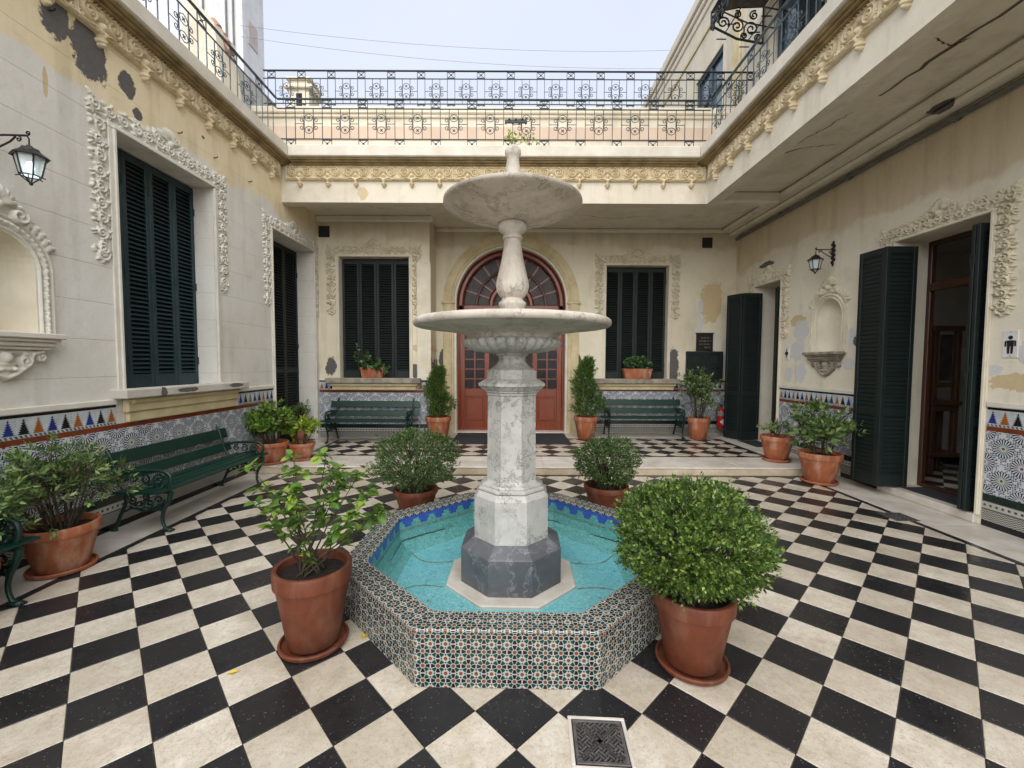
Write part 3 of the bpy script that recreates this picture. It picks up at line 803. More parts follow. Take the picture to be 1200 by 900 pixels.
# ------------------------------------------------------------------ wall furniture builders
def shutter(parent, Mx, w, h, mname, pitch=.052, single=True, rails=(.13,), fr=.055, pan=.16, board=True):
    """louvred leaf; local x 0..w, z 0..h"""
    b = MB(); t = .019
    b.bbox(0, fr, -t, t, 0, h, .004); b.bbox(w - fr, w, -t, t, 0, h, .004)
    zs = [(0, pan), (h - .09, h)] + [(r * h, r * h + .09) for r in rails if r > .2]
    for a, c in zs: b.box(fr, w - fr, -t + .003, t - .003, a, c)
    if board: b.box(fr, w - fr, -.002, .002, pan, h - .09)                     # thin board between the louvres
    lf = link('shutter', b.mesh('shutter', M[mname]), parent, M4=Mx, world=True)
    for hz in (.12 * h, .5 * h, .88 * h):
        q = MB(); q.tube([(.004, t + .004, hz - .05), (.004, t + .004, hz + .05)], .008, 6); q.box(.004, .05, t, t + .003, hz - .02, hz + .02); q.build('hinge', M[mname], lf)
    gaps = []
    zz = sorted(zs)
    for k in range(len(zz) - 1): gaps.append((zz[k][1], zz[k + 1][0]))
    sm = MB(); wd = w - 2 * fr - .002
    c, s = math.cos(rad(38)) * .021, math.sin(rad(38)) * .021
    def slat(mb, z):
        x0, x1 = fr + .001, w - fr - .001
        n1, n2 = .0035, .0045
        mb.add([(x0, -c + .003, z + s), (x1, -c + .003, z + s), (x1, c - .001, z - s), (x0, c - .001, z - s),
                (x0, -c + .003, z + s + .007), (x1, -c + .003, z + s + .007), (x1, c - .001, z - s + .007), (x0, c - .001, z - s + .007)],
               [(0, 1, 2, 3), (7, 6, 5, 4), (0, 4, 5, 1), (1, 5, 6, 2), (2, 6, 7, 3), (3, 7, 4, 0)])
    slat(sm, 0)
    me = sm.mesh('slat', M[mname]) if single else None
    bulk = MB()
    for a, e in gaps:
        n = max(1, int((e - a) / pitch)); p = (e - a) / n
        for k in range(n):
            z = a + (k + .5) * p
            if single: link('slat', me, lf, M4=Matrix.Translation((0, 0, z + random.uniform(-.002, .002))) @ Matrix.Rotation(random.uniform(-.006, .006), 4, 'Y'))
            else: slat(bulk, z)
    if not single: bulk.build('slats', M[mname], lf, kind='stuff')
    return lf

TREE = {}
def frieze_mesh(col):
    if col in TREE: return TREE[col]
    b = MB(); w, h = .117, .155
    b.bbox(-w / 2 + .001, w / 2 - .001, 0, .008, 0, h, .0015)
    b.m = 1
    pts = []; n = 7
    for k in range(n):
        x = .047 * (1 - k / (n + .6)); z0 = .006 + k * (h - .02) / n; z1 = .006 + (k + 1) * (h - .02) / n
        pts.append((x, z0)); pts.append((x, z0 + .007)); pts.append((max(.003, x - .0135), z0 + .010)); pts.append((max(.003, x - .0135), z1))
    poly = pts + [(-x, z) for x, z in reversed(pts)]
    b.prism(poly, .0082, .0098)
    TREE[col] = b.mesh('frieze_tile', [M['t_white'], M[col]]); return TREE[col]
def rect_tile(name, w, h, mname, uv=True):
    b = MB(); b.bbox(-w / 2 + .0006, w / 2 - .0006, 0, .008, 0, h, .0012)
    return b.mesh(name, M[mname], uvf=(lambda co, nn: (co.x / w + .5, co.z / h)))
TM = dict(star=rect_tile('star_tile', .345, .3535, 'star'), border=rect_tile('border_tile', .345, .223, 'border'), base=rect_tile('base_tile', .345, .067, 't_black'),
          green=rect_tile('band_tile', .345, .077, 't_green'), rust=rect_tile('band_tile', .345, .053, 't_rust'), black=rect_tile('band_tile', .345, .028, 't_black'))
_rb = MB(); _rb.box(-.1725, .1725, 0, .0085, 0, .028); _rb.m = 1
for _k in range(9):
    _x = -.1725 + .0383 * _k
    _rb.prism([(_x + .002, .004), (_x + .022, .004), (_x + .036, .013), (_x + .016, .013)], .0086, .0095)
    _rb.prism([(_x + .012, .016), (_x + .032, .016), (_x + .038, .024), (_x + .018, .024)], .0086, .0095)
TM['rope'] = _rb.mesh('rope_tile', [M['t_white'], M['t_black']])
CYC = ['t_blue', 't_black', 't_orange']
cyc_i = [0]
def dado(parent, Wf, s0, s1, zo=0.0, frieze=True, zb=0.0, trim=True, sides=True):
    L = s1 - s0; n = max(1, round(L / .345)); w = L / n
    for k in range(n):
        s = s0 + (k + .5) * w; sx = w / .345
        for key, z in (('star', .367), ('star', .367 + .3535), ('green', .29), ('border', .067), ('rust', 1.074)):
            link({'star': 'star_tile', 'green': 'band_tile', 'border': 'border_tile', 'rust': 'band_tile'}[key], TM[key], parent, M4=Wf.mat4(s, 0, z + zo, sx), world=True)
        if zb < .067 + zo - .02: link('base_tile', TM['base'], parent, M4=Wf.mat4(s, 0, zb, sx, (.067 + zo - zb) / .067), world=True)
        if frieze:
            link('rope_tile', TM['rope'], parent, M4=Wf.mat4(s, 0, 1.127 + zo, sx), world=True)
            link('band_tile', TM['black'], parent, M4=Wf.mat4(s, 0, 1.31 + zo, sx), world=True)
    if frieze:
        n = max(1, round(L / .117)); w = L / n
        for k in range(n):
            cyc_i[0] += 1
            link('frieze_tile', frieze_mesh(CYC[cyc_i[0] % 3]), parent, M4=Wf.mat4(s0 + (k + .5) * w, 0, 1.155 + zo, w / .117), world=True)
        if trim:
            b = MB(); b.bbox(s0, s1, 0, .03, 1.339 + zo, 1.40 + zo, .008, T=lambda a, d, z: Wf(a, d, z)); b.build('dado_trim', M['white_trim'], parent, world=True)

def surround(parent, Wf, s0, s1, zh, key, side_len=1.5, both=True, left=True, zbot=None, crest_off=0, plain=.10):
    """plain moulding round an opening plus scroll relief over and beside it"""
    b = MB(); T = lambda a, d, z: Wf(a, d, z)
    zb = zbot if zbot is not None else zh - 2.6
    b.bbox(s0 - plain, s0, 0, .022, zb, zh, .006, T); b.bbox(s1, s1 + plain, 0, .022, zb, zh, .006, T)
    b.bbox(s0 - plain, s1 + plain, 0, .024, zh, zh + plain * .7, .006, T)
    b.bbox(s0 - .035, s0 - .002, 0, .036, zb, zh, .006, T); b.bbox(s1 + .002, s1 + .035, 0, .036, zb, zh, .006, T)
    b.bbox(s0 - .035, s1 + .035, 0, .038, zh + .002, zh + .034, .006, T)
    b.build('window_moulding', M['white_trim' if key == 'w' else 'trim'], parent, world=True)
    c = (s0 + s1) / 2; tw = (s1 - s0) + 2 * plain + .42
    link('scroll_ornament', ORN['top_' + key], parent, M4=Wf.mat4(c, .002, zh + plain * .7 - .01, tw / 2.06, 1, 1.35 if key == 'c' else .78), world=True)
    for s, sg in ((s0 - plain - .10, 1), (s1 + plain + .10, -1)):
        link('scroll_ornament', ORN['side_' + key], parent, M4=Wf.mat4(s, .002, zh + .04 - side_len, sg, side_len / 1.5, 1.35 if key == 'c' else .78), world=True)

def niche(parent, Wf, c, h, z0, zs, wd, key, sillw, sill_mat, brk_mat):
    T = lambda a, d, z: Wf(a, d, z)
    b = MB(); n = 16
    for k in range(n):
        t0, t1 = PI * k / n, PI * (k + 1) / n
        p = [(c + h * math.cos(t), -h * .75 * math.sin(t)) for t in (t0, t1)]
        b.add([Wf(p[0][0], p[0][1], z0), Wf(p[1][0], p[1][1], z0), Wf(p[1][0], p[1][1], zs), Wf(p[0][0], p[0][1], zs)], [(0, 1, 2, 3)])
        for j in range(8):
            f0, f1 = PI / 2 * j / 8, PI / 2 * (j + 1) / 8
            b.add([Wf(c + h * math.cos(t) * math.cos(f), -h * .75 * math.sin(t) * math.cos(f), zs + h * math.sin(f)) for t, f in ((t0, f0), (t1, f0), (t1, f1), (t0, f1))], [(0, 1, 2, 3)])
    b.add([Wf(c + h * math.cos(PI * k / n), -h * .75 * math.sin(PI * k / n), z0) for k in range(n + 1)], [tuple(range(n + 1))])
    smooth_by(b.build('niche_recess', M['trim'], parent, world=True))
    sp = MB(); zt = zs + h
    for s in (1, -1):
        arc = [(c + s * h * math.cos(a), zs + h * math.sin(a)) for a in np.linspace(0, PI / 2, 10)]
        sp.add([Wf(x, 0, z) for x, z in arc] + [Wf(c + s * h, 0, zt)], [tuple(range(11))])
    sp.build('niche_spandrel', M['wall_left' if Wf.kind == 'L' else 'wall_right'], parent, world=True)
    link('niche_ornament', arch_relief(h + .02, zs - z0, wd, M['ornament' if key == 'w' else 'ornament_cream']), parent, M4=Wf.mat4(c, .002, z0), world=True)
    b = MB()
    for k, (o, za, zc) in enumerate(((.10, -.03, .02), (.075, -.06, -.03), (.05, -.10, -.06), (.03, -.13, -.10))):
        b.bbox(c - sillw / 2 - o, c + sillw / 2 + o, 0, .05 + o, z0 + za, z0 + zc, .008, T)
    b.build('niche_sill', M[sill_mat], parent, world=True)
    st, bl = [], []
    for s in (-1, 1):
        st.append((spiral(s * .17, .17, .07, PI / 2, 1.4, -s), .024, .06)); st.append((spiral(s * .34, .21, .05, PI / 2, 1.2, s), .02, .05))
        st.append(([(s * .34, .26), (s * .25, .24), (s * .2, .13), (s * .08, .05), (0, .02)], .03, .06))
        st.append(([(s * .24, .25), (s * .14, .26), (0, .25)], .03, .05))
    bl += [(0, .2, .07, .07, 0, .08), (0, .12, .12, .06, 0, .07), (0, .05, .07, .04, 0, .06), (.06, .1, .03, .02, 1, .08), (-.06, .1, .03, .02, -1, .08)]
    link('niche_bracket', relief('niche_bracket', st, bl, -.42, .42, -.01, .29, .009, M[brk_mat]), parent, M4=Wf.mat4(c, .002, z0 - .39, sillw / .62 * .85, .95), world=True)

# ------------------------------------------------------------------ left courtyard wall
left = thing('courtyard_wall', 'long grey cream plaster wall with one big shuttered window beside an arched niche', 'wall', (-4.28, 3.4, 0))
b = MB()
WINL = (4.66, 6.15, 1.47, 4.28); DOORL = (7.62, 9.20, PZ, 4.17)
holed(b, WL, -3.0, 9.46, 0, 5.52, [WINL + (.34,), DOORL + (.42,), (3.26, 3.84, 2.03, 2.90, 0)], .3)
b.build('wall', M['wall_left'], left, world=True)
niche(left, WL, 3.55, .29, 2.03, 2.61, .10, 'w', .60, 'white_trim', 'ornament')
surround(left, WL, WINL[0], WINL[1], WINL[3], 'w', 1.42, zbot=1.49, plain=.085)
surround(left, WL, DOORL[0], DOORL[1], DOORL[3], 'w', 1.35, zbot=PZ, plain=.06)
def leaves(parent, Wf, s0, s1, z0, z1, d, n, mname, single, **kw):
    w = (s1 - s0) / n
    for k in range(n):
        sk = s0 + k * w
        if Wf.kind == 'R': Mx = Wf.mat4(sk + .002, d, z0)
        else: Mx = Wf.mat4(sk + w - .002, d, z0)
        shutter(parent, Mx, w - .004, z1 - z0, mname, single=single, **kw)
leaves(left, WL, WINL[0], WINL[1], WINL[2] + .02, WINL[3] - .02, -.29, 4, 'shutter', True, pitch=.053, board=False)
leaves(left, WL, DOORL[0], DOORL[1], DOORL[2] + .02, DOORL[3] - .02, -.37, 3, 'shutter_dark', False, pitch=.055, rails=(.36,), board=False)
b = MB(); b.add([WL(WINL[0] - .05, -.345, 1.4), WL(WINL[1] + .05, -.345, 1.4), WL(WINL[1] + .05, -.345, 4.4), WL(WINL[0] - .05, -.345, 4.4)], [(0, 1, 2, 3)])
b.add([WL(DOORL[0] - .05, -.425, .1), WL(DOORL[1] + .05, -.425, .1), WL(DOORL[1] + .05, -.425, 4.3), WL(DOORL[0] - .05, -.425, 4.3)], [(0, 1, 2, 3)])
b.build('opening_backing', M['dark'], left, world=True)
T = lambda a, d, z: WL(a, d, z)
b = MB(); b.bbox(4.50, 6.62, -.02, .17, 1.40, 1.505, .012, T); b.build('window_sill', M['sill'], left, world=True)
b = MB(); b.bbox(4.62, 6.52, 0, .07, 1.235, 1.40, .02, T); b.bbox(4.66, 6.48, .0, .10, 1.33, 1.398, .02, T); b.bbox(4.66, 6.48, 0, .045, 1.13, 1.24, .01, T); b.build('sill_moulding', M['trim_yellow'], left, world=True)
dado(left, WL, -.9, 4.55); dado(left, WL, 4.55, 6.585, frieze=False); dado(left, WL, 6.585, 7.56)
for (y, z) in ((4.06, 5.03), (5.55, 4.72), (6.2, 4.72), (7.0, 4.72)):
    b = MB(); b.tube([WL(y, 0, z), WL(y, .05, z), WL(y, .06, z + .02)], .007); b.build('iron_hook', M['black_iron'], left, world=True)

# ------------------------------------------------------------------ back courtyard wall
back = thing('courtyard_wall', 'gallery wall with red arched entrance door between two shuttered windows', 'wall', (0, 10.2, PZ))
W1 = (-3.81, -2.27, 1.45, 4.12); W2 = (2.24, 3.72, 1.43, 4.14)
DC, DR, DZ = -.03, 1.31, 3.25
b = MB()
holed(b, WB1, -4.28, -1.82, 0, 5.1, [W1 + (.24,)], .24)
holed(b, WB2, -1.82, 5.33, 0, 5.1, [W2 + (.24,), (DC - DR, DC + DR, PZ, DZ + DR, 0)], .24)
b.add([(-1.82, 9.4, 0), (-1.82, 10.2, 0), (-1.82, 10.2, 5.1), (-1.82, 9.4, 5.1)], [(0, 1, 2, 3)])
for s in (1, -1):
    arc = [(DC + s * DR * math.cos(a), DZ + DR * math.sin(a)) for a in np.linspace(0, PI / 2, 14)]
    b.add([WB2(x, 0, z) for x, z in arc] + [WB2(DC + s * DR, 0, DZ + DR)], [tuple(range(15))])
na = 28
arcp = [(DC + DR, PZ)] + [(DC + DR * math.cos(PI * k / na), DZ + DR * math.sin(PI * k / na)) for k in range(na + 1)] + [(DC - DR, PZ)]
for p, q in zip(arcp[:-1], arcp[1:]):
    b.add([WB2(p[0], 0, p[1]), WB2(q[0], 0, q[1]), WB2(q[0], -.3, q[1]), WB2(p[0], -.3, p[1])], [(0, 1, 2, 3)])
b.build('wall', M['wall_back'], back, world=True)
# arch moulding
b = MB()
def arch_band(mb, Wf, c, zs, r0, r1, d0, d1, zb, n=36):
    prof = [(r0, d0), (r0, d1 * .6), (r0 + (r1 - r0) * .3, d1), (r0 + (r1 - r0) * .7, d1), (r1 - .01, d1 * .7), (r1, d0)]
    path = [(0, zb)] + [(PI * k / n, None) for k in range(n + 1)] + [(PI, zb)]
    rows = []
    for a, z in path: rows.append([Wf(c + r * math.cos(a), d, z if z is not None else zs + r * math.sin(a)) for r, d in prof])
    m = len(prof); mb.add([p for r in rows for p in r], [(i * m + k, i * m + k + 1, (i + 1) * m + k + 1, (i + 1) * m + k) for i in range(len(rows) - 1) for k in range(m - 1)])
arch_band(b, WB2, DC, DZ, DR + .06, DR + .32, 0, .06, PZ); arch_band(b, WB2, DC, DZ, DR + .10, DR + .17, .04, .075, PZ)
smooth_by(b.build('arch_moulding', M['trim_yellow'], back, world=True), 30)
b = MB(); arch_band(b, WB2, DC, DZ, DR - .002, DR + .062, 0, .02, PZ); b.build('arch_reveal', M['white_trim'], back, world=True)
for s in (-1, 1):
    b = MB(); x = DC + s * (DR + .19); b.bbox(x - .16, x + .16, 0, .085, DZ - .03, DZ + .03, .01, T=lambda a, d, z: WB2(a, d, z))
    b.build('arch_impost', M['trim_yellow'], back, world=True)
# red arched door: fanlight, fixed side leaves, open middle
TD = lambda a, d, z: WB2(a, d, z)
dd = -.26
b = MB()
arch_band(b, WB2, DC, DZ, DR - .16, DR - .005, dd - .03, dd + .05, 3.0)
b.bbox(DC - DR, DC + DR, dd - .05, dd + .05, 2.98, 3.22, .012, TD); b.bbox(DC - DR, DC + DR, dd - .03, dd + .07, 3.04, 3.10, .01, TD)
b.bbox(DC - DR, DC - DR + .06, dd - .05, dd + .05, PZ, 2.98, .01, TD); b.bbox(DC + DR - .06, DC + DR, dd - .05, dd + .05, PZ, 2.98, .01, TD)
smooth_by(b.build('door_frame', M['red_wood'], back, world=True), 30)
b = MB(); arch_band(b, WB2, DC, 3.22, .42, .56, dd - .02, dd + .04, 3.22); arch_band(b, WB2, DC, 3.22, .82, .87, dd - .015, dd + .03, 3.22)
for k in range(1, 10):
    a = PI * k / 10
    def TR(x, y, z, a=a): return WB2(DC + x * math.cos(a) - z * math.sin(a), y, 3.22 + x * math.sin(a) + z * math.cos(a))
    b.box(.55, DR - .15, dd - .012, dd + .026, -.017, .017, TR)
smooth_by(b.build('fanlight_bars', M['red_wood'], back, world=True), 30)
fan = [MB(), MB()]
for ring, (ra_, rb_) in enumerate(((.06, .42), (.56, .82), (.87, DR - .16))):
    for k in range(10):
        a0, a1 = PI * k / 10 + .012, PI * (k + 1) / 10 - .012
        mb = MB(); q = [(r, a) for r, a in ((ra_, a0), (rb_, a0), (rb_, (a0 + a1) / 2), (rb_, a1), (ra_, a1), (ra_, (a0 + a1) / 2))]
        vs = [WB2(DC + r * math.cos(a), dd + random.uniform(-.002, .002), 3.22 + r * math.sin(a)) for r, a in q]
        mb.add(vs, [tuple(range(6))]); mb.build('fanlight_pane', M['pane_grey' if ring else 'pane_dark'], back, world=True)
def door_leaf(x0, x1):
    b = MB(); z0, z1 = PZ + .02, 2.98; st = .12; d = dd
    b.bbox(x0, x0 + st, d - .025, d + .025, z0, z1, .006, TD); b.bbox(x1 - st, x1, d - .025, d + .025, z0, z1, .006, TD)
    for a, c in ((z0, z0 + .2), (.98, 1.18), (z1 - .12, z1)): b.bbox(x0 + st, x1 - st, d - .022, d + .022, a, c, .005, TD)
    b.bbox(x0 + st + .04, x1 - st - .04, d - .01, d + .012, z0 + .24, .94, .015, TD); b.box(x0 + st, x1 - st, d - .012, d - .004, z0 + .2, .98, TD)
    xm = (x0 + x1) / 2; nrow = 7; ph = (z1 - .12 - 1.18) / nrow
    b.box(xm - .016, xm + .016, d - .012, d + .016, 1.18, z1 - .12, TD)
    for k in range(1, nrow): b.box(x0 + st, x1 - st, d - .012, d + .015, 1.18 + k * ph - .014, 1.18 + k * ph + .014, TD)
    lf = b.build('door_leaf', M['red_wood'], back, world=True)
    for k in range(nrow):
        for (xa, xb) in ((x0 + st, xm - .016), (xm + .016, x1 - st)):
            m2 = MB(); za, zb = 1.18 + k * ph + .014, 1.18 + (k + 1) * ph - .014
            m2.add([WB2(xa, d - .004, za), WB2(xb, d - .004, za), WB2(xb, d - .004 + random.uniform(-.003, .003), zb), WB2(xa, d - .004, zb)], [(0, 1, 2, 3)])
            m2.build('pane', M['pane_dark'], lf, world=True)
    return lf
door_leaf(DC - DR + .06, DC - .53); door_leaf(DC + .53, DC + DR - .06)
b = MB(); b.bbox(DC - DR, DC + DR, -.5, .04, PZ - .01, PZ + .02, .008, TD); b.build('door_sill', M['marble_step'], back, world=True)
# windows
for (Wf, q) in ((WB1, W1), (WB2, W2)):
    surround(back, Wf, q[0], q[1], q[3], 'c', 1.25, zbot=q[2], plain=.07)
    leaves(back, Wf, q[0], q[1], q[2] + .02, q[3] - .03, -.18, 4, 'shutter_dark', False, pitch=.055, board=False)
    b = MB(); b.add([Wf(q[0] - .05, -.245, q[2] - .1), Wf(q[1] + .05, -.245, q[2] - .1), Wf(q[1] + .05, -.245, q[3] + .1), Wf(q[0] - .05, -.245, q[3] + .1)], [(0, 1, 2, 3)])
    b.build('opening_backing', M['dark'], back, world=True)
    Tw = lambda a, d, z, Wf=Wf: Wf(a, d, z)
    b = MB(); b.bbox(q[0] - .27, q[1] + .27, -.02, .19, q[2] - .10, q[2] + .02, .015, Tw); b.build('window_sill', M['sill_grey'], back, world=True)
    b = MB(); b.bbox(q[0] - .2, q[1] + .2, 0, .14, q[2] - .16, q[2] - .10, .015, Tw); b.bbox(q[0] - .16, q[1] + .16, 0, .09, q[2] - .25, q[2] - .15, .015, Tw); b.build('sill_moulding', M['trim_yellow'], back, world=True)
dado(back, WB1, -4.28, -3.96, .07, zb=PZ, trim=False); dado(back, WB1, -3.96, -2.1, .07, frieze=False, zb=PZ); dado(back, WB1, -2.1, -1.82, .07, zb=PZ, trim=False)
dado(back, WB2, 1.75, 2.08, .07, zb=PZ, trim=False); dado(back, WB2, 2.08, 3.9, .07, frieze=False, zb=PZ); dado(back, WB2, 3.9, 5.31, .07, zb=PZ, trim=False)
# pilaster slab at the projecting corner and ceiling mould
b = MB(); b.bbox(-2.10, -1.79, 0, .05, 1.42, 4.0, .01, T=lambda a, d, z: WB1(a, d, z)); b.build('pilaster', M['trim'], back, world=True)
b = MB(); b.bbox(-4.28, -1.74, 0, .08, 4.86, 5.0, .03, T=lambda a, d, z: WB1(a, d, z)); b.bbox(-1.82, 5.33, 0, .07, 4.90, 5.0, .03, T=lambda a, d, z: WB2(a, d, z)); b.build('ceiling_mould', M['soffit'], back, world=True)
for (Wf, x, z) in ((WB1, -4.12, 4.66), (WB2, 4.62, 4.68)):
    v = MB(); v.bbox(x - .12, x + .12, -.01, .02, z - .12, z + .12, .006, T=lambda a, d, zz: Wf(a, d, zz)); v.build('air_vent', M['black_paint'], back, world=True)
    v = MB()
    for k in range(5): v.box(x - .105, x + .105, .018, .028, z - .10 + .042 * k, z - .085 + .042 * k, T=lambda a, d, zz: Wf(a, d, zz))
    v.build('vent_bars', M['iron'], back, world=True)
# hall behind the entrance
b = MB(); q = (-2.6, 2.6, 10.55, 15, PZ - .005, 4.7)
for f in (((q[0], q[2]), (q[0], q[3])), ((q[0], q[3]), (q[1], q[3])), ((q[1], q[3]), (q[1], q[2]))):
    b.add([(f[0][0], f[0][1], q[4]), (f[1][0], f[1][1], q[4]), (f[1][0], f[1][1], q[5]), (f[0][0], f[0][1], q[5])], [(0, 1, 2, 3)])
for z in (q[4], q[5]): b.add([(q[0], q[2], z), (q[1], q[2], z), (q[1], q[3], z), (q[0], q[3], z)], [(0, 1, 2, 3)])
for x0, x1 in ((q[0], DC - DR), (DC + DR, q[1])): b.add([(x0, 10.55, q[4]), (x1, 10.55, q[4]), (x1, 10.55, q[5]), (x0, 10.55, q[5])], [(0, 1, 2, 3)])
hall = b.build('entrance_hall', M['room'], kind='structure')

# ------------------------------------------------------------------ right courtyard wall
right = thing('courtyard_wall', 'stained cream wall with two restroom doors either side of a small arched niche', 'wall', (5.33, 6, 0))
D1 = (4.78, 5.95, .10, 3.50); D2_ = (8.46, 9.36, PZ, 3.48)
b = MB(); holed(b, WR, -3.0, 10.2, 0, 5.1, [D1 + (.5,), D2_ + (.5,), (6.89, 7.475, 2.0, 2.61 + .2925, 0)], .5)
b.build('wall', M['wall_right'], right, world=True)
niche(right, WR, 7.1825, .2925, 2.0, 2.61, .10, 'c', .62, 'sill_grey', 'sill_grey')
surround(right, WR, D1[0], D1[1], D1[3], 'c', 1.15, zbot=.1, plain=.05)
surround(right, WR, D2_[0], D2_[1], D2_[3], 'c', 1.15, zbot=PZ, plain=.05)
dado(right, WR, -.9, 4.72); dado(right, WR, 6.01, 8.40)
def swing(parent, x, y, ang, w, h, z0, mname, single, **kw):
    """a leaf standing open: starts at (x, y) and runs along the heading ang"""
    return shutter(parent, Matrix.Translation((x, y, z0)) @ Matrix.Rotation(ang, 4, 'Z'), w, h, mname, single=single, **kw)
swing(right, 5.05, 5.80, rad(0), .42, 3.28, .12, 'shutter_dark', True, pitch=.058, rails=(.30,))
swing(right, 5.04, 6.21, rad(-86), .40, 3.28, .12, 'shutter_dark', True, pitch=.058, rails=(.30,))
swing(right, 5.24, 4.84, rad(3), .42, 3.28, .12, 'shutter_dark', False, rails=(.30,))
swing(right, 5.24, 4.89, rad(1), .42, 3.28, .12, 'shutter_dark', False, rails=(.30,))
swing(right, 5.02, 9.28, rad(2), .42, 3.2, .15, 'shutter_dark', False, rails=(.30,))
swing(right, 4.86, 9.64, rad(-66), .38, 3.2, .15, 'shutter_dark', False, rails=(.30,))
swing(right, 5.28, 8.52, rad(2), .40, 3.2, .15, 'shutter_dark', False, rails=(.30,))
for (d, zt) in ((D1, 2.82), (D2_, 2.80)):
    b = MB(); TRR = lambda a, dd_, z: WR(a, dd_, z)
    b.bbox(d[0], d[0] + .07, -.5, -.40, d[2], d[3], .008, TRR); b.bbox(d[1] - .06, d[1], -.5, -.43, d[2], d[3], .008, TRR)
    b.bbox(d[0] + .07, d[1] - .06, -.49, -.40, zt, zt + .10, .008, TRR); b.bbox(d[0] + .07, d[1] - .06, -.5, -.41, d[2], d[2] + .05, .006, TRR); b.bbox(d[0] + .07, d[1] - .06, -.49, -.42, d[3] - .06, d[3] - .002, .006, TRR)
    b.build('door_frame', M['brown_wood'], right, world=True)
    b = MB(); b.bbox(d[0] - .02, d[1] + .1, -.5, .05, -.0, d[2] + .002, .01, TRR); b.build('door_sill', M['marble_step'], right, world=True)
# pipe and cornice line under the gallery ceiling
b = MB(); b.tube([(5.29, -3, 4.76), (5.29, 3, 4.755), (5.285, 6, 4.76), (5.29, 10.15, 4.75)], .035, 8)
for y in (1.5, 3.6, 5.2, 6.8, 8.5): b.tube([(5.29, y - .03, 4.757), (5.29, y + .03, 4.757)], .048, 8)
smooth_by(b.build('wall_pipe', M['pipe'], right, world=True))
b = MB(); b.bbox(4.92, 5.33, -3, 10.2, 4.90, 5.0, .05); b.bbox(5.12, 5.33, -3, 10.2, 4.83, 4.905, .03); b.build('ceiling_mould', M['soffit'], right, world=True)

# rooms behind the right wall
def room(name, x0, x1, y0, y1, z0, z1, tile_h, label, gap):
    b = MB()
    W_ = [((x0, y1), (x1, y1)), ((x1, y1), (x1, y0)), ((x1, y0), (x0, y0))]
    for p, q in W_:
        for za, zb, mi in ((z0, tile_h, 1), (tile_h, z1, 0)):
            b.m = mi; b.add([(p[0], p[1], za), (q[0], q[1], za), (q[0], q[1], zb), (p[0], p[1], zb)], [(0, 1, 2, 3)])
    b.m = 0
    for (ya, yb) in ((y0, gap[0]), (gap[1], y1)): b.add([(x0, ya, z0), (x0, yb, z0), (x0, yb, z1), (x0, ya, z1)], [(0, 1, 2, 3)])
    b.add([(x0, y0, z1), (x1, y0, z1), (x1, y1, z1), (x0, y1, z1)], [(0, 1, 2, 3)])
    b.add([(x0, y0, z0 - .02), (x1, y0, z0 - .02), (x1, y1, z0 - .02), (x0, y1, z0 - .02)], [(0, 1, 2, 3)])
    o = b.build(name, [M['room'], M['white_tile']], kind='structure'); o['label'] = label
    diag_paving(o, x0, x1, y0, y1, z0, 6.2, y0 + 1, 0, .2)
    m2 = MB(); n = int((x1 - x0) / .2)
    for k in range(n):
        for j in range(int((tile_h - z0 - .1) / .2)): m2.bbox(x0 + .2 * k + .001, x0 + .2 * k + .199, y1 - .008, y1 - .0005, z0 + .1 + .2 * j + .001, z0 + .1 + .2 * j + .199, .002)
    m2.build('wall_tiles', M['white_tile'], o, kind='stuff')
    m3 = MB(); m3.box(x0 + .001, x1 - .001, y1 - .012, y1 - .001, z0, z0 + .099); m3.build('skirting', M['t_black'], o)
    return o
room('restroom', 5.84, 9.0, 4.2, 7.3, .12, 3.7, 2.1, 'dim room with white tiled wall and checkered floor', (4.78, 5.95))
room('restroom', 5.84, 8.2, 7.6, 9.9, .14, 3.7, 2.1, 'dark narrow room behind the farther door', (8.46, 9.36))
ws = thing('washstand', 'old wooden washstand with tall mirror frame inside the restroom', 'washstand', (6.62, 6.58, .12))
for x in (-.17, .17):
    b = MB(); b.bbox(x - .035, x + .035, -.14, -.07, .26, 2.25, .006); b.build('post', M['old_wood'], ws)
for x in (-.17, .17):
    b = MB(); b.bbox(x - .035, x + .035, .08, .15, .0, 1.08, .006); b.build('leg', M['old_wood'], ws)
b = MB(); b.bbox(-.26, .26, -.2, .22, 1.08, 1.13, .008); b.bbox(-.2, .2, -.15, .17, .98, 1.08, .005); b.build('table_top', M['old_wood'], ws)
b = MB(); b.bbox(-.26, .26, -.18, .2, .28, .34, .008); b.bbox(-.22, -.14, -.15, .17, 0, .28, .005); b.build('lower_shelf', M['old_wood'], ws)
b = MB(); b.bbox(-.24, .24, -.15, -.06, 2.2, 2.28, .01); b.build('top_rail', M['old_wood'], ws)
b = MB(); b.bbox(-.135, .135, -.12, -.09, 1.35, 1.42, .004); b.build('lower_rail', M['old_wood'], ws)
b = MB(); b.bbox(-.10, .10, -.11, -.10, 1.45, 2.15, .004); b.build('mirror', M['pane_grey'], ws)

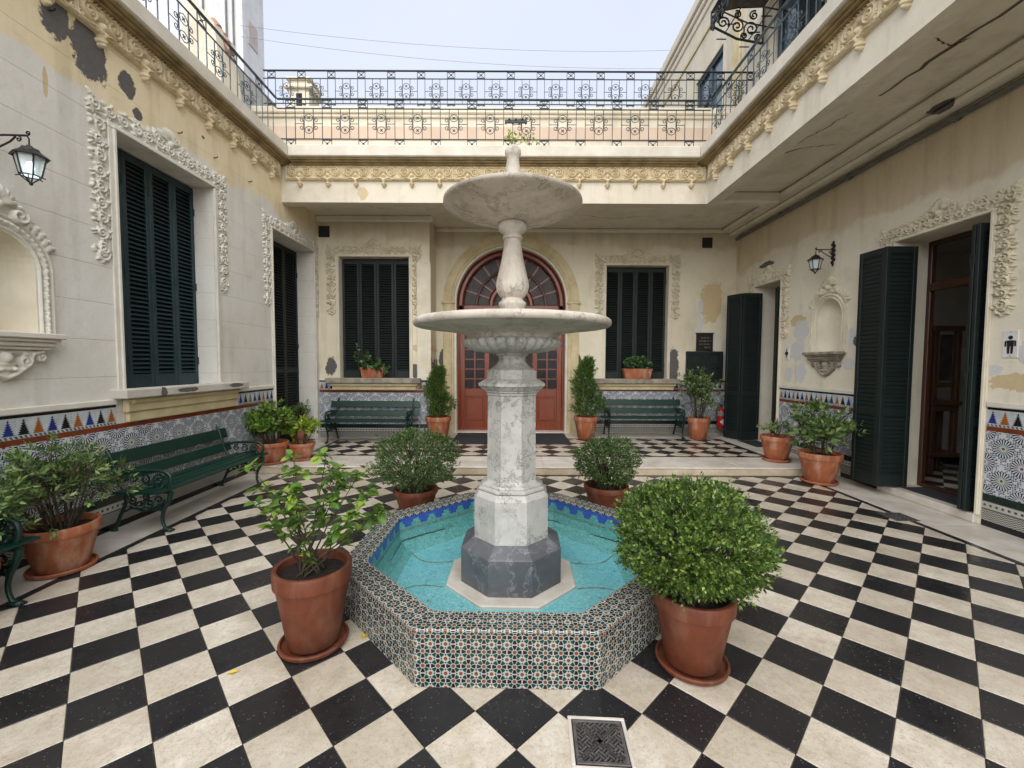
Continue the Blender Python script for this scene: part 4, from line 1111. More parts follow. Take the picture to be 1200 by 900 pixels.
# ------------------------------------------------------------------ gallery roof: fascia, soffit, ledge, cornice
roof = thing('gallery_roof', 'cream L-shaped gallery ceiling and fascia with ochre ornament under a white ledge', 'roof', (3.6, 8.0, 4.77))
FX, FY = 3.60, 8.00
b = MB(); b.box(-4.28, FX + .22, FY, FY + .22, 4.77, 5.5); b.box(FX, FX + .22, -3, FY, 4.77, 5.5); b.build('fascia', M['fascia'], roof, world=True)
b = MB(); b.box(-4.3, FX + .22, FY + .22, 10.3, 5.0, 5.5); b.box(FX + .22, 5.34, -3, 10.3, 5.001, 5.5); b.build('soffit', M['soffit'], roof, world=True)
b = MB(); b.bbox(FX + .22, 4.95, FY - .02, FY + .22, 4.80, 5.0, .03); b.bbox(FX + .22, 4.9, FY + .22, FY + .30, 4.93, 5.0, .03); b.build('cross_beam', M['soffit'], roof, world=True)
def ledge(parent, x0, y0, x1, y1, nx, ny, drop=True):
    """white slab with stepped mouldings under it, running from p0 to p1, projecting along n"""
    def seg(mb, d0, d1, z0, z1, bv):
        if nx: mb.bbox(min(x0 + nx * d0, x0 + nx * d1), max(x0 + nx * d0, x0 + nx * d1), y0, y1, z0, z1, bv)
        else: mb.bbox(x0, x1, min(y0 + ny * d0, y0 + ny * d1), max(y0 + ny * d0, y0 + ny * d1), z0, z1, bv)
    m = MB(); seg(m, -.5, .24, 5.50, 5.70, .015); m.build('ledge', M['ledge'], parent, world=True)
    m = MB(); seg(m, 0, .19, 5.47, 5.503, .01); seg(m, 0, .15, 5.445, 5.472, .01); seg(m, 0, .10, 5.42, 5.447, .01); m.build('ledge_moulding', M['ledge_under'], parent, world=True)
ledge(roof, -4.04, FY, FX - .24, FY, 0, -1)
ledge(roof, FX, -3.0, FX, FY + .5, -1, 0)
ledge(left, -4.28, -3.0, -4.28, FY + .5, 1, 0)
Pr, Pb = .515, .515
WFB, WFR = Wall('B', FY), Wall('R', FX)
k = 0; x = -4.18 + Pb / 2
while x < FX - .2: link('cornice_ornament', ORN['cornice'], roof, M4=WFB.mat4(x, .0, 5.15), world=True); x += Pb
y = FY - .12 - Pr / 2
while y > 1.2: link('cornice_ornament', ORN['cornice'], roof, M4=WFR.mat4(y, .0, 5.15), world=True); y -= Pr
y = FY - .12 - Pr / 2
while y > 1.8: link('cornice_ornament', ORN['cornice'], left, M4=WL.mat4(y, .0, 5.15), world=True); y -= Pr
# long cracks in the ceiling plaster
def crack(pts, w):
    P = []
    for k in range(len(pts) - 1):
        for t in np.linspace(0, 1, 9)[:-1]:
            P.append((pts[k][0] + (pts[k + 1][0] - pts[k][0]) * t + random.uniform(-.02, .02), pts[k][1] + (pts[k + 1][1] - pts[k][1]) * t + random.uniform(-.02, .02)))
    P.append(pts[-1]); mb = MB(); n = len(P)
    vs = []
    for k, (x, y) in enumerate(P):
        q = w * (.4 + .6 * math.sin(PI * (k + .5) / n)) * random.uniform(.6, 1.3)
        vs += [(x - q, y, 4.999), (x + q, y, 4.999)]
    mb.add(vs, [(2 * k, 2 * k + 1, 2 * k + 3, 2 * k + 2) for k in range(n - 1)])
    mb.build('ceiling_crack', M['crack'], roof, world=True)
crack([(4.55, 2.2), (4.5, 3.2), (4.42, 4.3), (4.36, 5.2)], .028); crack([(4.05, 4.25), (4.36, 4.4), (4.48, 4.3)], .02); crack([(4.30, 5.5), (4.2, 6.0), (4.1, 6.3)], .01)
crack([(3.9, 6.75), (4.3, 6.4), (4.7, 6.3)], .024); crack([(4.5, 2.9), (4.8, 2.85), (4.9, 2.7)], .024); crack([(1.2, 9.2), (2.2, 9.5), (3.0, 9.3)], .024); crack([(-3.3, 8.7), (-2.6, 9.0), (-1.8, 9.2)], .012)

# ------------------------------------------------------------------ wrought iron railings
RP = .658
def bar(mb, x0, x1, z0, z1, t=.008): mb.box(x0, x1, -t, t, z0, z1)
_b = MB(); bar(_b, -.0055, .0055, .03, .70, .0055); BAL = _b
_m = MB()
def ring(mb, pts, r=.006): mb.tube([(x, 0, z) for x, z in pts], r, 5)
zc = .43
for s in (-1, 1):
    for t in (-1, 1):
        ring(_m, [(s * x, zc + t * z) for x, z in spiral(.125, .065, .042, PI, 1.25, -1, 14, .35)])
        ring(_m, [(s * x, zc + t * z) for x, z in ((.0, .175), (.055, .15), (.075, .105), (.05, .06), (.0, .045))])
    ring(_m, [(s * .08, zc), (s * .12, zc), (s * .245, zc)])
    ring(_m, [(s * .083, zc - .12), (s * .098, zc), (s * .083, zc + .12)])
for t in (-1, 1):
    for a in range(4): ring(_m, [(0, zc + t * .11), (.03 * math.cos(a * PI / 2 + .78), zc + t * .11 + .03 * math.sin(a * PI / 2 + .78))], .008)
_x = MB()
for (xa, za, xb, zb) in ((.01, .01, .156, .13), (.01, .13, .156, .01)): _x.tube([(xa, 0, za), (xb, 0, zb)], .006, 5)
bar(_x, 0, .166, 0, .014); bar(_x, 0, .166, .126, .14); _x.sphere((.083, 0, .07), .02, 6, 4)
RM = {}
for key, mm in (('d', M['iron']), ('b', M['iron_blue'])):
    RM[key] = dict(bal=BAL.mesh('baluster', mm), motif=_m.mesh('scroll_motif', mm), x=_x.mesh('cross_panel', mm), m=mm)
def railing(label, p0, p1, z0, key, tops=True, ph=0.0):
    p0, p1 = Vector(p0), Vector(p1); L = (p1 - p0).length; rz = math.atan2(p1.y - p0.y, p1.x - p0.x)
    o = thing('iron_railing', label, 'railing', (p0.x, p0.y, z0), rz)
    R = RM[key]
    b = MB(); b.bbox(0, L, -.022, .022, .855, .875, .004); b.build('top_rail', R['m'], o)
    for z in (.69, .155):
        b = MB(); bar(b, 0, L, z, z + .014, .009); b.build('rail', R['m'], o)
    n = int((L - ph) / RP) + 1
    for k in range(-1, n):
        x0 = ph + k * RP
        for q, (za, zb) in ((0, (0, .86)), (.166, (0, .86)), (.329, (.155, .69)), (.495, (.155, .69))):
            if 0 <= x0 + q <= L: link('baluster', R['bal'], o, M4=Matrix.Translation((x0 + q, 0, za - .03 * (zb - za) / .67)) @ Matrix.Diagonal((1, 1, (zb - za) / .67, 1)))
        if 0 <= x0 <= L - .166:
            link('cross_panel', R['x'], o, (x0, 0, .71)); link('cross_panel', R['x'], o, (x0, 0, .008))
        if 0 <= x0 + .412 - .2 and x0 + .412 + .2 <= L: link('scroll_motif', R['motif'], o, (x0 + .412, 0, 0))
    return o
railing('dark iron railing along the ledge over the arched entrance', (-4.28, 7.90, 0), (3.58, 7.90, 0), 5.70, 'd', ph=.16)
railing('blue grey iron railing on the ledge over the large scroll framed window', (-4.28, 1.0, 0), (-4.28, 7.88, 0), 5.70, 'b', ph=.35)
railing('iron railing on the gallery ledge below the wrought iron glass canopy', (3.60, 1.0, 0), (3.60, 7.88, 0), 5.70, 'b', ph=.3)
railing('thin iron railing of the higher roof terrace standing on the far parapet', (-5.5, 9.62, 0), (5.30, 9.62, 0), 7.345, 'd', ph=.1)
b = MB(); b.bbox(-.2, .2, -.012, .012, -.035, .035, .012)
for k in range(7): b.sphere((-.18 + .06 * k, -.012, .035 * (1 if k % 2 else -1)), .022, 6, 4)
b = b.build('iron_ornament', M['iron'], None, loc=(.05, 7.875, 6.17)); tag(b, 'small dark cast ornament fixed to railing scroll above the fountain tip', 'ornament')

# ------------------------------------------------------------------ terraces and buildings beyond
par = thing('parapet_wall', 'cream parapet wall with brown band under the higher terrace railing', 'wall', (0, 9.5, 5.5))
b = MB(); b.box(-5.6, 5.33, 9.5, 9.8, 5.5, 7.135); b.build('wall', M['cream_far'], par, world=True)
b = MB(); b.box(-5.6, 5.33, 9.49, 9.5, 6.66, 6.95); b.build('painted_band', M['brown_band'], par, world=True)
b = MB(); b.bbox(-5.7, 5.33, 9.42, 9.85, 7.2, 7.345, .02); b.bbox(-5.65, 5.33, 9.455, 9.8, 7.13, 7.203, .015); b.build('coping', M['cream_far'], par, world=True)
b = MB(); b.box(-5.7, 5.33, 9.85, 14.0, 7.0, 7.2); b.build('terrace_deck', M['mortar'], par, world=True)
lw = thing('roof_terrace', 'flat roof terrace deck behind the blue grey railing', 'roof', (-6, 3, 5.3))
b = MB(); b.box(-9.5, -4.5, -3, 9.5, 5.2, 5.498); b.build('deck', M['mortar'], lw, world=True)

up = thing('upper_storey', 'cream upper storey wall with tall windows and iron glass canopy', 'building', (5.33, 8, 5.1))
UW = [(11.15, 12.75, 7.3, 9.95), (7.55, 8.95, 5.6, 9.2), (4.6, 5.9, 5.6, 9.2), (14.2, 15.2, 7.3, 9.95)]
b = MB(); holed(b, WR, -3.0, 17.6, 5.1, 11.55, [u + (.3,) for u in UW], .3)
b.add([(5.33, 17.6, 5.1), (10, 17.6, 5.1), (10, 17.6, 11.55), (5.33, 17.6, 11.55)], [(0, 1, 2, 3)])
b.build('wall', M['cream_far'], up, world=True)
b = MB(); b.bbox(5.18, 10, -3, 17.7, 11.9, 12.2, .03); b.bbox(5.24, 10, -3, 17.65, 11.72, 11.905, .03); b.bbox(5.29, 10, -3, 17.63, 11.5, 11.725, .03); b.build('roof_cornice', M['cream_far'], up, world=True)
b = MB(); b.bbox(5.29, 5.34, -3, 17.6, 10.9, 11.0, .01); b.bbox(5.27, 5.34, 10.25, 10.6, 5.5, 11.5, .02); b.build('string_course', M['trim_yellow'], up, world=True)
for (s0, s1, z0, z1) in UW:
    b = MB(); TU = lambda a, d, z: WR(a, d, z)
    b.bbox(s0, s0 + .1, -.2, -.05, z0, z1, .01, TU); b.bbox(s1 - .1, s1, -.2, -.05, z0, z1, .01, TU); b.bbox(s0 + .1, s1 - .1, -.2, -.05, z1 - .1, z1, .01, TU)
    b.bbox(s0 + .1, s1 - .1, -.18, -.06, z0 + (z1 - z0) * .66, z0 + (z1 - z0) * .66 + .12, .01, TU); b.bbox((s0 + s1) / 2 - .06, (s0 + s1) / 2 + .06, -.18, -.06, z0, z1 - .1, .01, TU)
    f = b.build('window', M['iron_blue'], up, world=True)
    for (a, c) in ((s0 + .1, (s0 + s1) / 2 - .06), ((s0 + s1) / 2 + .06, s1 - .1)):
        for (za, zb) in ((z0, z0 + (z1 - z0) * .66), (z0 + (z1 - z0) * .66 + .12, z1 - .1)):
            m2 = MB(); m2.add([WR(a, -.12, za), WR(c, -.12, za), WR(c, -.12, zb), WR(a, -.12, zb)], [(0, 1, 2, 3)]); m2.build('pane', M['pane_sky'], f, world=True)
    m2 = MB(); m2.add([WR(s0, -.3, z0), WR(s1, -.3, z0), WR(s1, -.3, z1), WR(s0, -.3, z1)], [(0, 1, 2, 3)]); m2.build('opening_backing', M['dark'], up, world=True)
leaves(up, WR, 7.60, 8.25, 5.62, 9.1, .03, 2, 'shutter_dark', False, pitch=.07)

can = thing('iron_canopy', 'wrought iron scrollwork glass canopy over the upper terrace door', 'canopy', (5.33, 8.2, 8.6))
y0, y1 = 6.9, 9.35
b = MB()
for y in (y0, y1):
    b.tube([(5.33, y, 8.62), (4.75, y, 8.72), (4.2, y, 8.98)], .025); b.tube([(5.33, y, 9.38), (4.75, y, 9.36), (4.2, y, 9.25)], .02); b.tube([(5.3, y, 8.62), (5.3, y, 9.38)], .02); b.tube([(4.2, y, 8.9), (4.2, y, 9.27)], .02)
b.tube([(4.2, y0, 8.95), (4.2, y1, 8.95)], .03); b.tube([(4.2, y0, 9.25), (4.2, y1, 9.25)], .02); b.tube([(4.75, y0, 9.36), (4.75, y1, 9.36)], .015); b.tube([(5.3, y0, 9.38), (5.3, y1, 9.38)], .02)
b.build('frame', M['iron'], can, world=True)
b = MB()
for y in (y0, y1):
    for (x, z, r) in ((4.45, 9.05, .13), (4.75, 8.98, .14), (5.05, 8.92, .16), (5.1, 9.2, .1), (4.75, 9.22, .08), (4.4, 9.2, .06), (5.2, 8.75, .08), (4.9, 8.78, .07)):
        b.tube([(x + p, y, z + q) for p, q in spiral(0, 0, r, random.uniform(0, 6), 1.6, random.choice((-1, 1)), 24)], .017, 5)
b.build('side_scrolls', M['iron'], can, world=True)
b = MB()
for k in range(12):
    yk = y0 + .1 + (y1 - y0 - .2) * k / 11
    b.tube([(4.2, yk + p, 9.08 + q) for p, q in spiral(0, 0, .10, PI / 2, 1.5, 1 if k % 2 else -1, 20)], .014, 5)
    b.sphere((4.2, yk, 8.88), (.03, .05, .08), 6, 4)
b.build('front_scrolls', M['iron'], can, world=True)
b = MB()
for k in range(7):
    yk = y0 + (y1 - y0) * k / 6
    b.tube([(5.3, yk, 8.63), (4.75, yk, 8.73), (4.2, yk, 8.97)], .014, 5)
    for (x, z) in ((4.5, 8.86), (5.0, 8.70)): b.tube([(x + p, yk + .2, z) for p, q in spiral(0, 0, .12, 0, 1.5, 1, 16)], .012, 5)
b.tube([(5.0, y0, 8.70), (5.0, y1, 8.70)], .012, 5); b.tube([(4.5, y0, 8.85), (4.5, y1, 8.85)], .012, 5)
b.build('roof_bars', M['iron'], can, world=True)
for k in range(6):
    ya, yb = y0 + (y1 - y0) * k / 6 + .01, y0 + (y1 - y0) * (k + 1) / 6 - .01
    m2 = MB(); m2.add([(5.3, ya, 9.36), (5.3, yb, 9.36), (4.75, yb, 9.345), (4.75, ya, 9.345), (4.2, yb, 9.235), (4.2, ya, 9.235)], [(0, 1, 2, 3), (3, 2, 4, 5)]); m2.build('glass_pane', M['pane_grey'], can, world=True)

tw = thing('tower_block', 'tall windowless white tower block rising behind the chimney', 'building', (-20, 26, 0))
b = MB(); b.box(-34, -15.4, 25, 27.1, -.08, 46); b.build('wall', M['tower'], tw, world=True)
for k in range(9):
    b = MB(); z = 13 + k * 3.2; b.bbox(-15.43, -15.36, 25.5, 26.4, z + .9, z + 2.3, .03); b.build('corner_window', M['tower_side'], tw, world=True)
for (x, z) in ((-17.2, 19.2), (-18.4, 16.0), (-15.9, 22.4)):
    b = MB(); b.bbox(x - .3, x + .3, 24.95, 25.05, z, z + .9, .02); b.build('window', M['room'], tw, world=True)
b = MB()
for x in (-15.9, -16.3, -17.6): b.tube([(x, 24.93, 2), (x + .05, 24.93, 46)], .05, 5)
b.build('downpipes', M['pipe'], tw, world=True)
nb = thing('neighbour_house', 'low neighbouring house with small rooftop turret beyond the parapet', 'house', (-8, 16, 0))
b = MB(); b.box(-14, -6.4, 15, 21, -.08, 9.7); b.build('wall', M['cream_far'], nb, world=True)
b = MB(); b.box(-8.0, -7.3, 15.6, 16.4, 9.7, 11.55); b.bbox(-8.15, -7.15, 15.5, 16.5, 11.55, 11.7, .03); b.bbox(-8.1, -7.2, 15.5, 16.5, 11.85, 11.95, .03); b.box(-7.95, -7.35, 15.6, 16.4, 11.7, 11.86); b.build('turret', M['cream_far'], nb, world=True)
b = MB(); b.box(-7.75, -7.55, 15.58, 15.6, 10.9, 11.4); b.build('turret_opening', M['dark'], nb, world=True)
b = MB(); b.prism([(-9.6, 9.7), (-7.2, 9.7), (-9.4, 11.9), (-9.7, 11.9)], 14.9, 15.0); b.build('roof_slope', M['pipe'], nb, world=True)
ch = thing('chimney_stack', 'tapered cream chimney with clay tile coping behind the blue grey railing', 'chimney', (-5.95, 8.6, 5.2))
b = MB(); b.prism([(-.52, 0), (.55, 0), (.40, 2.0), (.30, 3.0), (-.06, 3.42), (-.22, 3.40), (-.28, 2.9), (-.30, 1.7)], -.3, .3); b.build('stack', M['cream_far'], ch)
for (xa, za, xb, zb) in ((.42, 2.62, .08, 3.22),):
    for k in range(4):
        t0, t1 = k / 4, (k + 1.15) / 4
        m2 = MB(); m2.tube([(xa + (xb - xa) * t0, 0, za + (zb - za) * t0 + .05), (xa + (xb - xa) * t1, 0, za + (zb - za) * t1 + .02)], [.085, .07], 8); m2.build('roof_tile', M['roof_tile'], ch)
lp = thing('roof_parapet', 'low cream roof wall with clay tile coping beside the chimney', 'wall', (-6.9, 8.8, 5.5))
b = MB(); b.box(-.9, .9, -.15, .15, 0, 1.9); b.build('wall', M['cream_far'], lp)
for k in range(6):
    m2 = MB(); m2.tube([(-.9 + .3 * k, -.24, 1.95), (-.9 + .3 * k, 0, 2.06), (-.9 + .3 * k, .24, 1.95)], [.13, .12, .13], 8); m2.build('roof_tile', M['roof_tile'], lp)
rear = thing('rear_parapet', 'plain cream roof wall standing past the chimney', 'wall', (-7.8, 12, 5.5))
b = MB(); b.box(-9.4, -6.4, 9.9, 10.3, 5.2, 8.2); b.build('wall', M['cream_far'], rear, world=True)
for k, (p, q) in enumerate((((-15.5, 24.98, 20.9), (14, 30, 23.4)), ((-15.5, 24.98, 20.3), (14, 28, 20.8)))):
    b = MB(); P = [Vector(p).lerp(Vector(q), t) - Vector((0, 0, 4 * .7 * t * (1 - t))) for t in np.linspace(0, 1, 24)]
    o = b.tube(P, .008, 5) or b.build('overhead_cable', M['pipe'])
    tag(o, ['upper slack cable strung from the white tower across the sky', 'lower slack cable strung from the white tower across the sky'][k], 'cable')

# ------------------------------------------------------------------ fountain
fo = thing('fountain', 'two tier white marble fountain in octagonal tiled basin', 'fountain', (FC[0], FC[1], 0), rad(-1.0))
RH, RW = .335, .17
b = MB(); b.oct([(FA - .009, -.01), (FA - .009, RH - .01), (FA - RW + .01, RH - .01), (FA - RW + .012, 0.0)]); b.build('basin_wall', M['mortar'], fo)
Ssd = 2 * FA * math.tan(PI / 8)
tm = MB(); tm.bbox(-.17, .17, 0, .01, 0, RH, .0025)
face_me = tm.mesh('basin_tile', M['rosette'], uvf=lambda co, n: ((co.x + .17) * .081 / .085, co.z * .081 / .08375))
for k in range(8):
    a = PI / 4 * k - PI / 2
    rot = Matrix.Rotation(a + PI / 2, 4, 'Z')
    for j in range(3):
        x = (j - 1) * Ssd / 3
        link('basin_tile', face_me, fo, M4=rot @ Matrix.Translation((x, -FA + .009, 0)) @ Matrix.Rotation(PI, 4, 'Z') @ Matrix.Diagonal((Ssd / 3 / .3405, 1, 1, 1)))
        # rim tile, mitred at the corners
        t = math.tan(PI / 8); o0, o1 = FA + .012, FA - RW
        def hx(ap, e): return e * ap * t
        lo = [(-1 + 2 * j / 3), (-1 + 2 * (j + 1) / 3)]
        xo = [hx(o0, lo[0]) if j == 0 else -Ssd / 2 + Ssd * j / 3, hx(o0, lo[1]) if j == 2 else -Ssd / 2 + Ssd * (j + 1) / 3]
        xi = [hx(o1, lo[0]) if j == 0 else -Ssd / 2 + Ssd * j / 3, hx(o1, lo[1]) if j == 2 else -Ssd / 2 + Ssd * (j + 1) / 3]
        mb = MB(); e = .001; bv = .005
        P = [(xo[0] + e, -o0), (xo[1] - e, -o0), (xi[1] - e, -o1), (xi[0] + e, -o1)]
        Q = [(xo[0] + e, -o0 + bv), (xo[1] - e, -o0 + bv), (xi[1] - e, -o1 - bv), (xi[0] + e, -o1 - bv)]
        mb.add([(x_, y_, RH - .012) for x_, y_ in P] + [(x_, y_, RH - bv + .004) for x_, y_ in P] + [(x_, y_, RH + .004) for x_, y_ in Q],
               [(0, 1, 5, 4), (1, 2, 6, 5), (2, 3, 7, 6), (3, 0, 4, 7), (4, 5, 9, 8), (5, 6, 10, 9), (6, 7, 11, 10), (7, 4, 8, 11), (8, 9, 10, 11), (3, 2, 1, 0)])
        me = mb.mesh('rim_tile', M['rosette'], uvf=lambda co, n, x0=-Ssd / 2: ((co.x - x0) * .081 / .085, (co.y + o0) * .081 / .085 + (0 if abs(n.z) > .5 else co.z)))
        link('rim_tile', me, fo, M4=rot)
    # crenellated cobalt band inside
    ap = FA - RW + .010; s_in = 2 * ap * t; nT = 5; p = s_in / nT
    poly = [(-s_in / 2, RH - .006), (-s_in / 2, RH - .045)]
    for j in range(nT):
        x0 = -s_in / 2 + j * p
        poly += [(x0 + p * .2, RH - .045), (x0 + p * .2, RH - .075), (x0 + p * .3, RH - .075), (x0 + p * .3, RH - .105), (x0 + p * .7, RH - .105), (x0 + p * .7, RH - .075), (x0 + p * .8, RH - .075), (x0 + p * .8, RH - .045)]
    poly += [(s_in / 2, RH - .045), (s_in / 2, RH - .006)]
    mb = MB(); mb.prism(poly, -ap + .001, -ap + .006); link('cobalt_band', mb.mesh('cobalt_band', M['cobalt']), fo, M4=rot)
b = MB(); k8 = 1 / math.cos(PI / 8); ap = FA - RW + .009
b.lathe([(ap * k8, RH - .012), (ap * k8, .17), ((ap - .02) * k8, .10), ((ap - .07) * k8, .05), ((ap - .14) * k8, .022)], 8, (0, 0), PI / 8, cap=False); b.build('basin_liner', M['teal_wall'], fo)
b = MB(); b.lathe([((ap - .14) * k8, .022), (.7 * k8, .013), (.3, .012)], 8, (0, 0), PI / 8, cap=True); b.build('basin_bed', M['turquoise'], fo)
def floor_line(pts, w, mname, name, z=.026):
    mb = MB(); P = [Vector((x, y, 0)) for x, y in pts]; vs = []
    for i, p in enumerate(P):
        tt = (P[min(i + 1, len(P) - 1)] - P[max(i - 1, 0)]).normalized(); nn = Vector((-tt.y, tt.x, 0)) * w * random.uniform(.6, 1.3)
        vs += [(p.x + nn.x, p.y + nn.y, z), (p.x - nn.x, p.y - nn.y, z)]
    mb.add(vs, [(2 * i, 2 * i + 1, 2 * i + 3, 2 * i + 2) for i in range(len(P) - 1)]); mb.build(name, M[mname], fo)
for k in range(8):
    a = PI / 8 + k * PI / 4; c0 = Vector((math.cos(a), math.sin(a), 0))
    r0, r1 = .53 * k8, (ap - .13) * k8
    tn = Vector((-c0.y, c0.x, 0))
    floor_line([tuple((c0 * (r0 + (r1 - r0) * t_) + tn * (.10 * math.sin(PI * t_)) * (1 if k % 2 else -1))[:2]) for t_ in np.linspace(0, 1, 12)], .0042, 'gold_line', 'mosaic_line')
def wall_line(z0, amp, w, mname):
    mb = MB(); n = 160; vs = []
    for i in range(n + 1):
        a = 2 * PI * i / n; sec = (a - PI / 8) % (PI / 4) - PI / 8
        rr = (ap - .004 if z0 > .17 else ap - .045) / math.cos(sec + 0)
        rr = (ap - (.004 if z0 > .17 else .028)) / math.cos(((a + PI / 8) % (PI / 4)) - PI / 8)
        z = z0 + amp * math.sin(a * 5.3) + random.uniform(-.004, .004)
        vs += [(rr * math.cos(a), rr * math.sin(a), z - w), (rr * math.cos(a), rr * math.sin(a), z + w)]
    mb.add(vs, [(2 * i, 2 * i + 1, 2 * i + 3, 2 * i + 2) for i in range(n)]); mb.build('mosaic_line', M[mname], fo)
wall_line(.195, .006, .004, 'gold_line'); wall_line(.10, .016, .005, 'seam')
b = MB(); b.oct([(.515, .012), (.515, .04), (.505, .046), (.39, .047)]); b.build('base_slab', M['marble_step'], fo)
b = MB(); b.oct([(.40, .045), (.40, .322), (.395, .330), (.302, .398)]); b.build('base_block', M['marble_grey'], fo)
b = MB(); b.oct([(.296, .395), (.296, .735), (.290, .745), (.262, .775)]); b.build('plinth', M['marble'], fo)
b = MB(); b.oct([(.250, .775), (.262, .783), (.262, .797), (.250, .805), (.236, .809), (.240, .818), (.236, .828), (.205, .842), (.198, .86), (.192, 1.54), (.200, 1.55), (.200, 1.565)]); b.build('column', M['marble'], fo)
b = MB(); b.oct([(.200, 1.562), (.215, 1.572), (.215, 1.582), (.230, 1.588), (.252, 1.612), (.266, 1.622), (.266, 1.642), (.225, 1.668), (.203, 1.675), (.197, 1.682), (.197, 1.742)]); b.build('capital', M['marble'], fo)
b = MB(); b.lathe([(.19, 1.740), (.19, 1.752), (.165, 1.762), (.135, 1.785), (.112, 1.815), (.108, 1.84), (.115, 1.862), (.135, 1.868), (.135, 1.888)], 40); smooth_by(b.build('neck', M['marble'], fo), 35)
b = MB(); NL = 30
b.lathe([(.10, 1.882), (.20, 1.886), (.29, 1.897), (.35, 1.915), (.39, 1.94), (.408, 1.968), (.400, 1.990), (.375, 2.004)], NL * 8, rmod=lambda a, z: 1 - .085 * (1 - abs(math.sin(a * NL / 2))) ** 1.6 if z > 1.884 else 1)
smooth_by(b.build('gadrooned_bowl', M['marble'], fo), 70)
b = MB(); b.lathe([(.37, 1.998), (.375, 2.02), (.395, 2.036), (.45, 2.050), (.55, 2.066), (.68, 2.082), (.765, 2.096), (.778, 2.092), (.79, 2.10), (.795, 2.118), (.79, 2.138), (.775, 2.150), (.755, 2.150), (.70, 2.135), (.5, 2.10), (.2, 2.075), (.05, 2.07)], 72)
smooth_by(b.build('lower_dish', M['marble_old'], fo), 50)
b = MB()
b.lathe([(.10, 2.07), (.10, 2.26), (.112, 2.275), (.112, 2.295), (.09, 2.315), (.085, 2.33), (.108, 2.352), (.128, 2.39), (.134, 2.43), (.128, 2.475), (.108, 2.56), (.088, 2.65), (.074, 2.74), (.068, 2.80), (.080, 2.806), (.080, 2.824), (.070, 2.832), (.078, 2.85), (.11, 2.872), (.118, 2.892), (.116, 2.915), (.10, 2.938)], 96,
        rmod=lambda a, z: 1 + (.05 * abs(math.sin(a * 8)) - .03) * max(0, 1 - abs(z - 2.42) / .10))
smooth_by(b.build('baluster_stem', M['marble_old'], fo), 50)
b = MB(); b.lathe([(.08, 2.936), (.12, 2.934), (.25, 2.962), (.40, 3.008), (.52, 3.056), (.548, 3.066), (.558, 3.078), (.556, 3.094), (.54, 3.102), (.50, 3.09), (.2, 3.02), (.05, 3.0)], 72); smooth_by(b.build('upper_dish', M['marble_old'], fo), 50)
b = MB(); b.lathe([(.10, 2.995), (.085, 3.10), (.070, 3.25), (.060, 3.36), (.048, 3.45), (.058, 3.462), (.066, 3.485), (.064, 3.51), (.05, 3.53), (.03, 3.536), (.028, 3.548), (.005, 3.552)], 36); smooth_by(b.build('finial', M['marble_old'], fo), 50)

# ------------------------------------------------------------------ drains
dr = thing('floor_drain', 'square iron drain grate set in pale mortar before the fountain', 'drain', (.425, 1.93, 0), rad(-3))
b = MB(); s_ = .143
for (x0, x1, y0, y1) in ((-s_, s_, .125, s_), (-s_, s_, -s_, -.125), (-s_, -.125, -.125, .125), (.125, s_, -.125, .125)): b.bbox(x0, x1, y0, y1, -.005, .006, .003)
b.build('mortar_frame', M['marble_step'], dr)
b = MB(); b.add([(-.125, -.125, .001), (.125, -.125, .001), (.125, .125, .001), (-.125, .125, .001)], [(0, 1, 2, 3)]); b.build('pit', M['dark'], dr)
b = MB(); r_ = .12
for (x0, x1, y0, y1) in ((-r_, r_, .105, r_), (-r_, r_, -r_, -.105), (-r_, -.105, -.105, .105), (.105, r_, -.105, .105)): b.bbox(x0, x1, y0, y1, .001, .009, .002)
def gb(x0, y0, x1, y1, w):
    d = Vector((x1 - x0, y1 - y0, 0)); n = Vector((-d.y, d.x, 0)).normalized() * w
    b.add([(x0 + n.x, y0 + n.y, z) for z in (.002, .0075)] + [(x1 + n.x, y1 + n.y, z) for z in (.002, .0075)] + [(x1 - n.x, y1 - n.y, z) for z in (.002, .0075)] + [(x0 - n.x, y0 - n.y, z) for z in (.002, .0075)],
          [(1, 3, 5, 7), (0, 1, 3, 2), (2, 3, 5, 4), (4, 5, 7, 6), (6, 7, 1, 0)])
gb(-.11, -.11, .11, .11, .009); gb(-.11, .11, .11, -.11, .009)
cs = .034
for i in range(-5, 5):
    for j in range(-5, 5):
        u, v = (i + .5) * cs, (j + .5) * cs
        x, y = (u - v) * .7071, (u + v) * .7071
        if max(abs(x), abs(y)) > .098: continue
        dx, dy = (.7071, .7071) if (i + j) % 2 else (.7071, -.7071)
        for o in (-.0085, .0085): gb(x - dx * .017 - dy * o, y - dy * .017 + dx * o, x + dx * .017 - dy * o, y + dy * .017 + dx * o, .0042)
b.build('grate', M['grate'], dr)
d2 = thing('floor_drain', 'small flat perforated drain cover by the restroom step', 'drain', (4.60, 4.95, 0), 0)
b = MB(); b.bbox(-.14, .14, -.14, .14, -.004, .004, .003); b.build('plate', M['grate'], d2)
b = MB()
for i in range(5):
    for j in range(5): b.box(-.11 + .05 * i, -.09 + .05 * i, -.11 + .05 * j, -.09 + .05 * j, .0042, .006)
b.build('studs', M['iron'], d2)

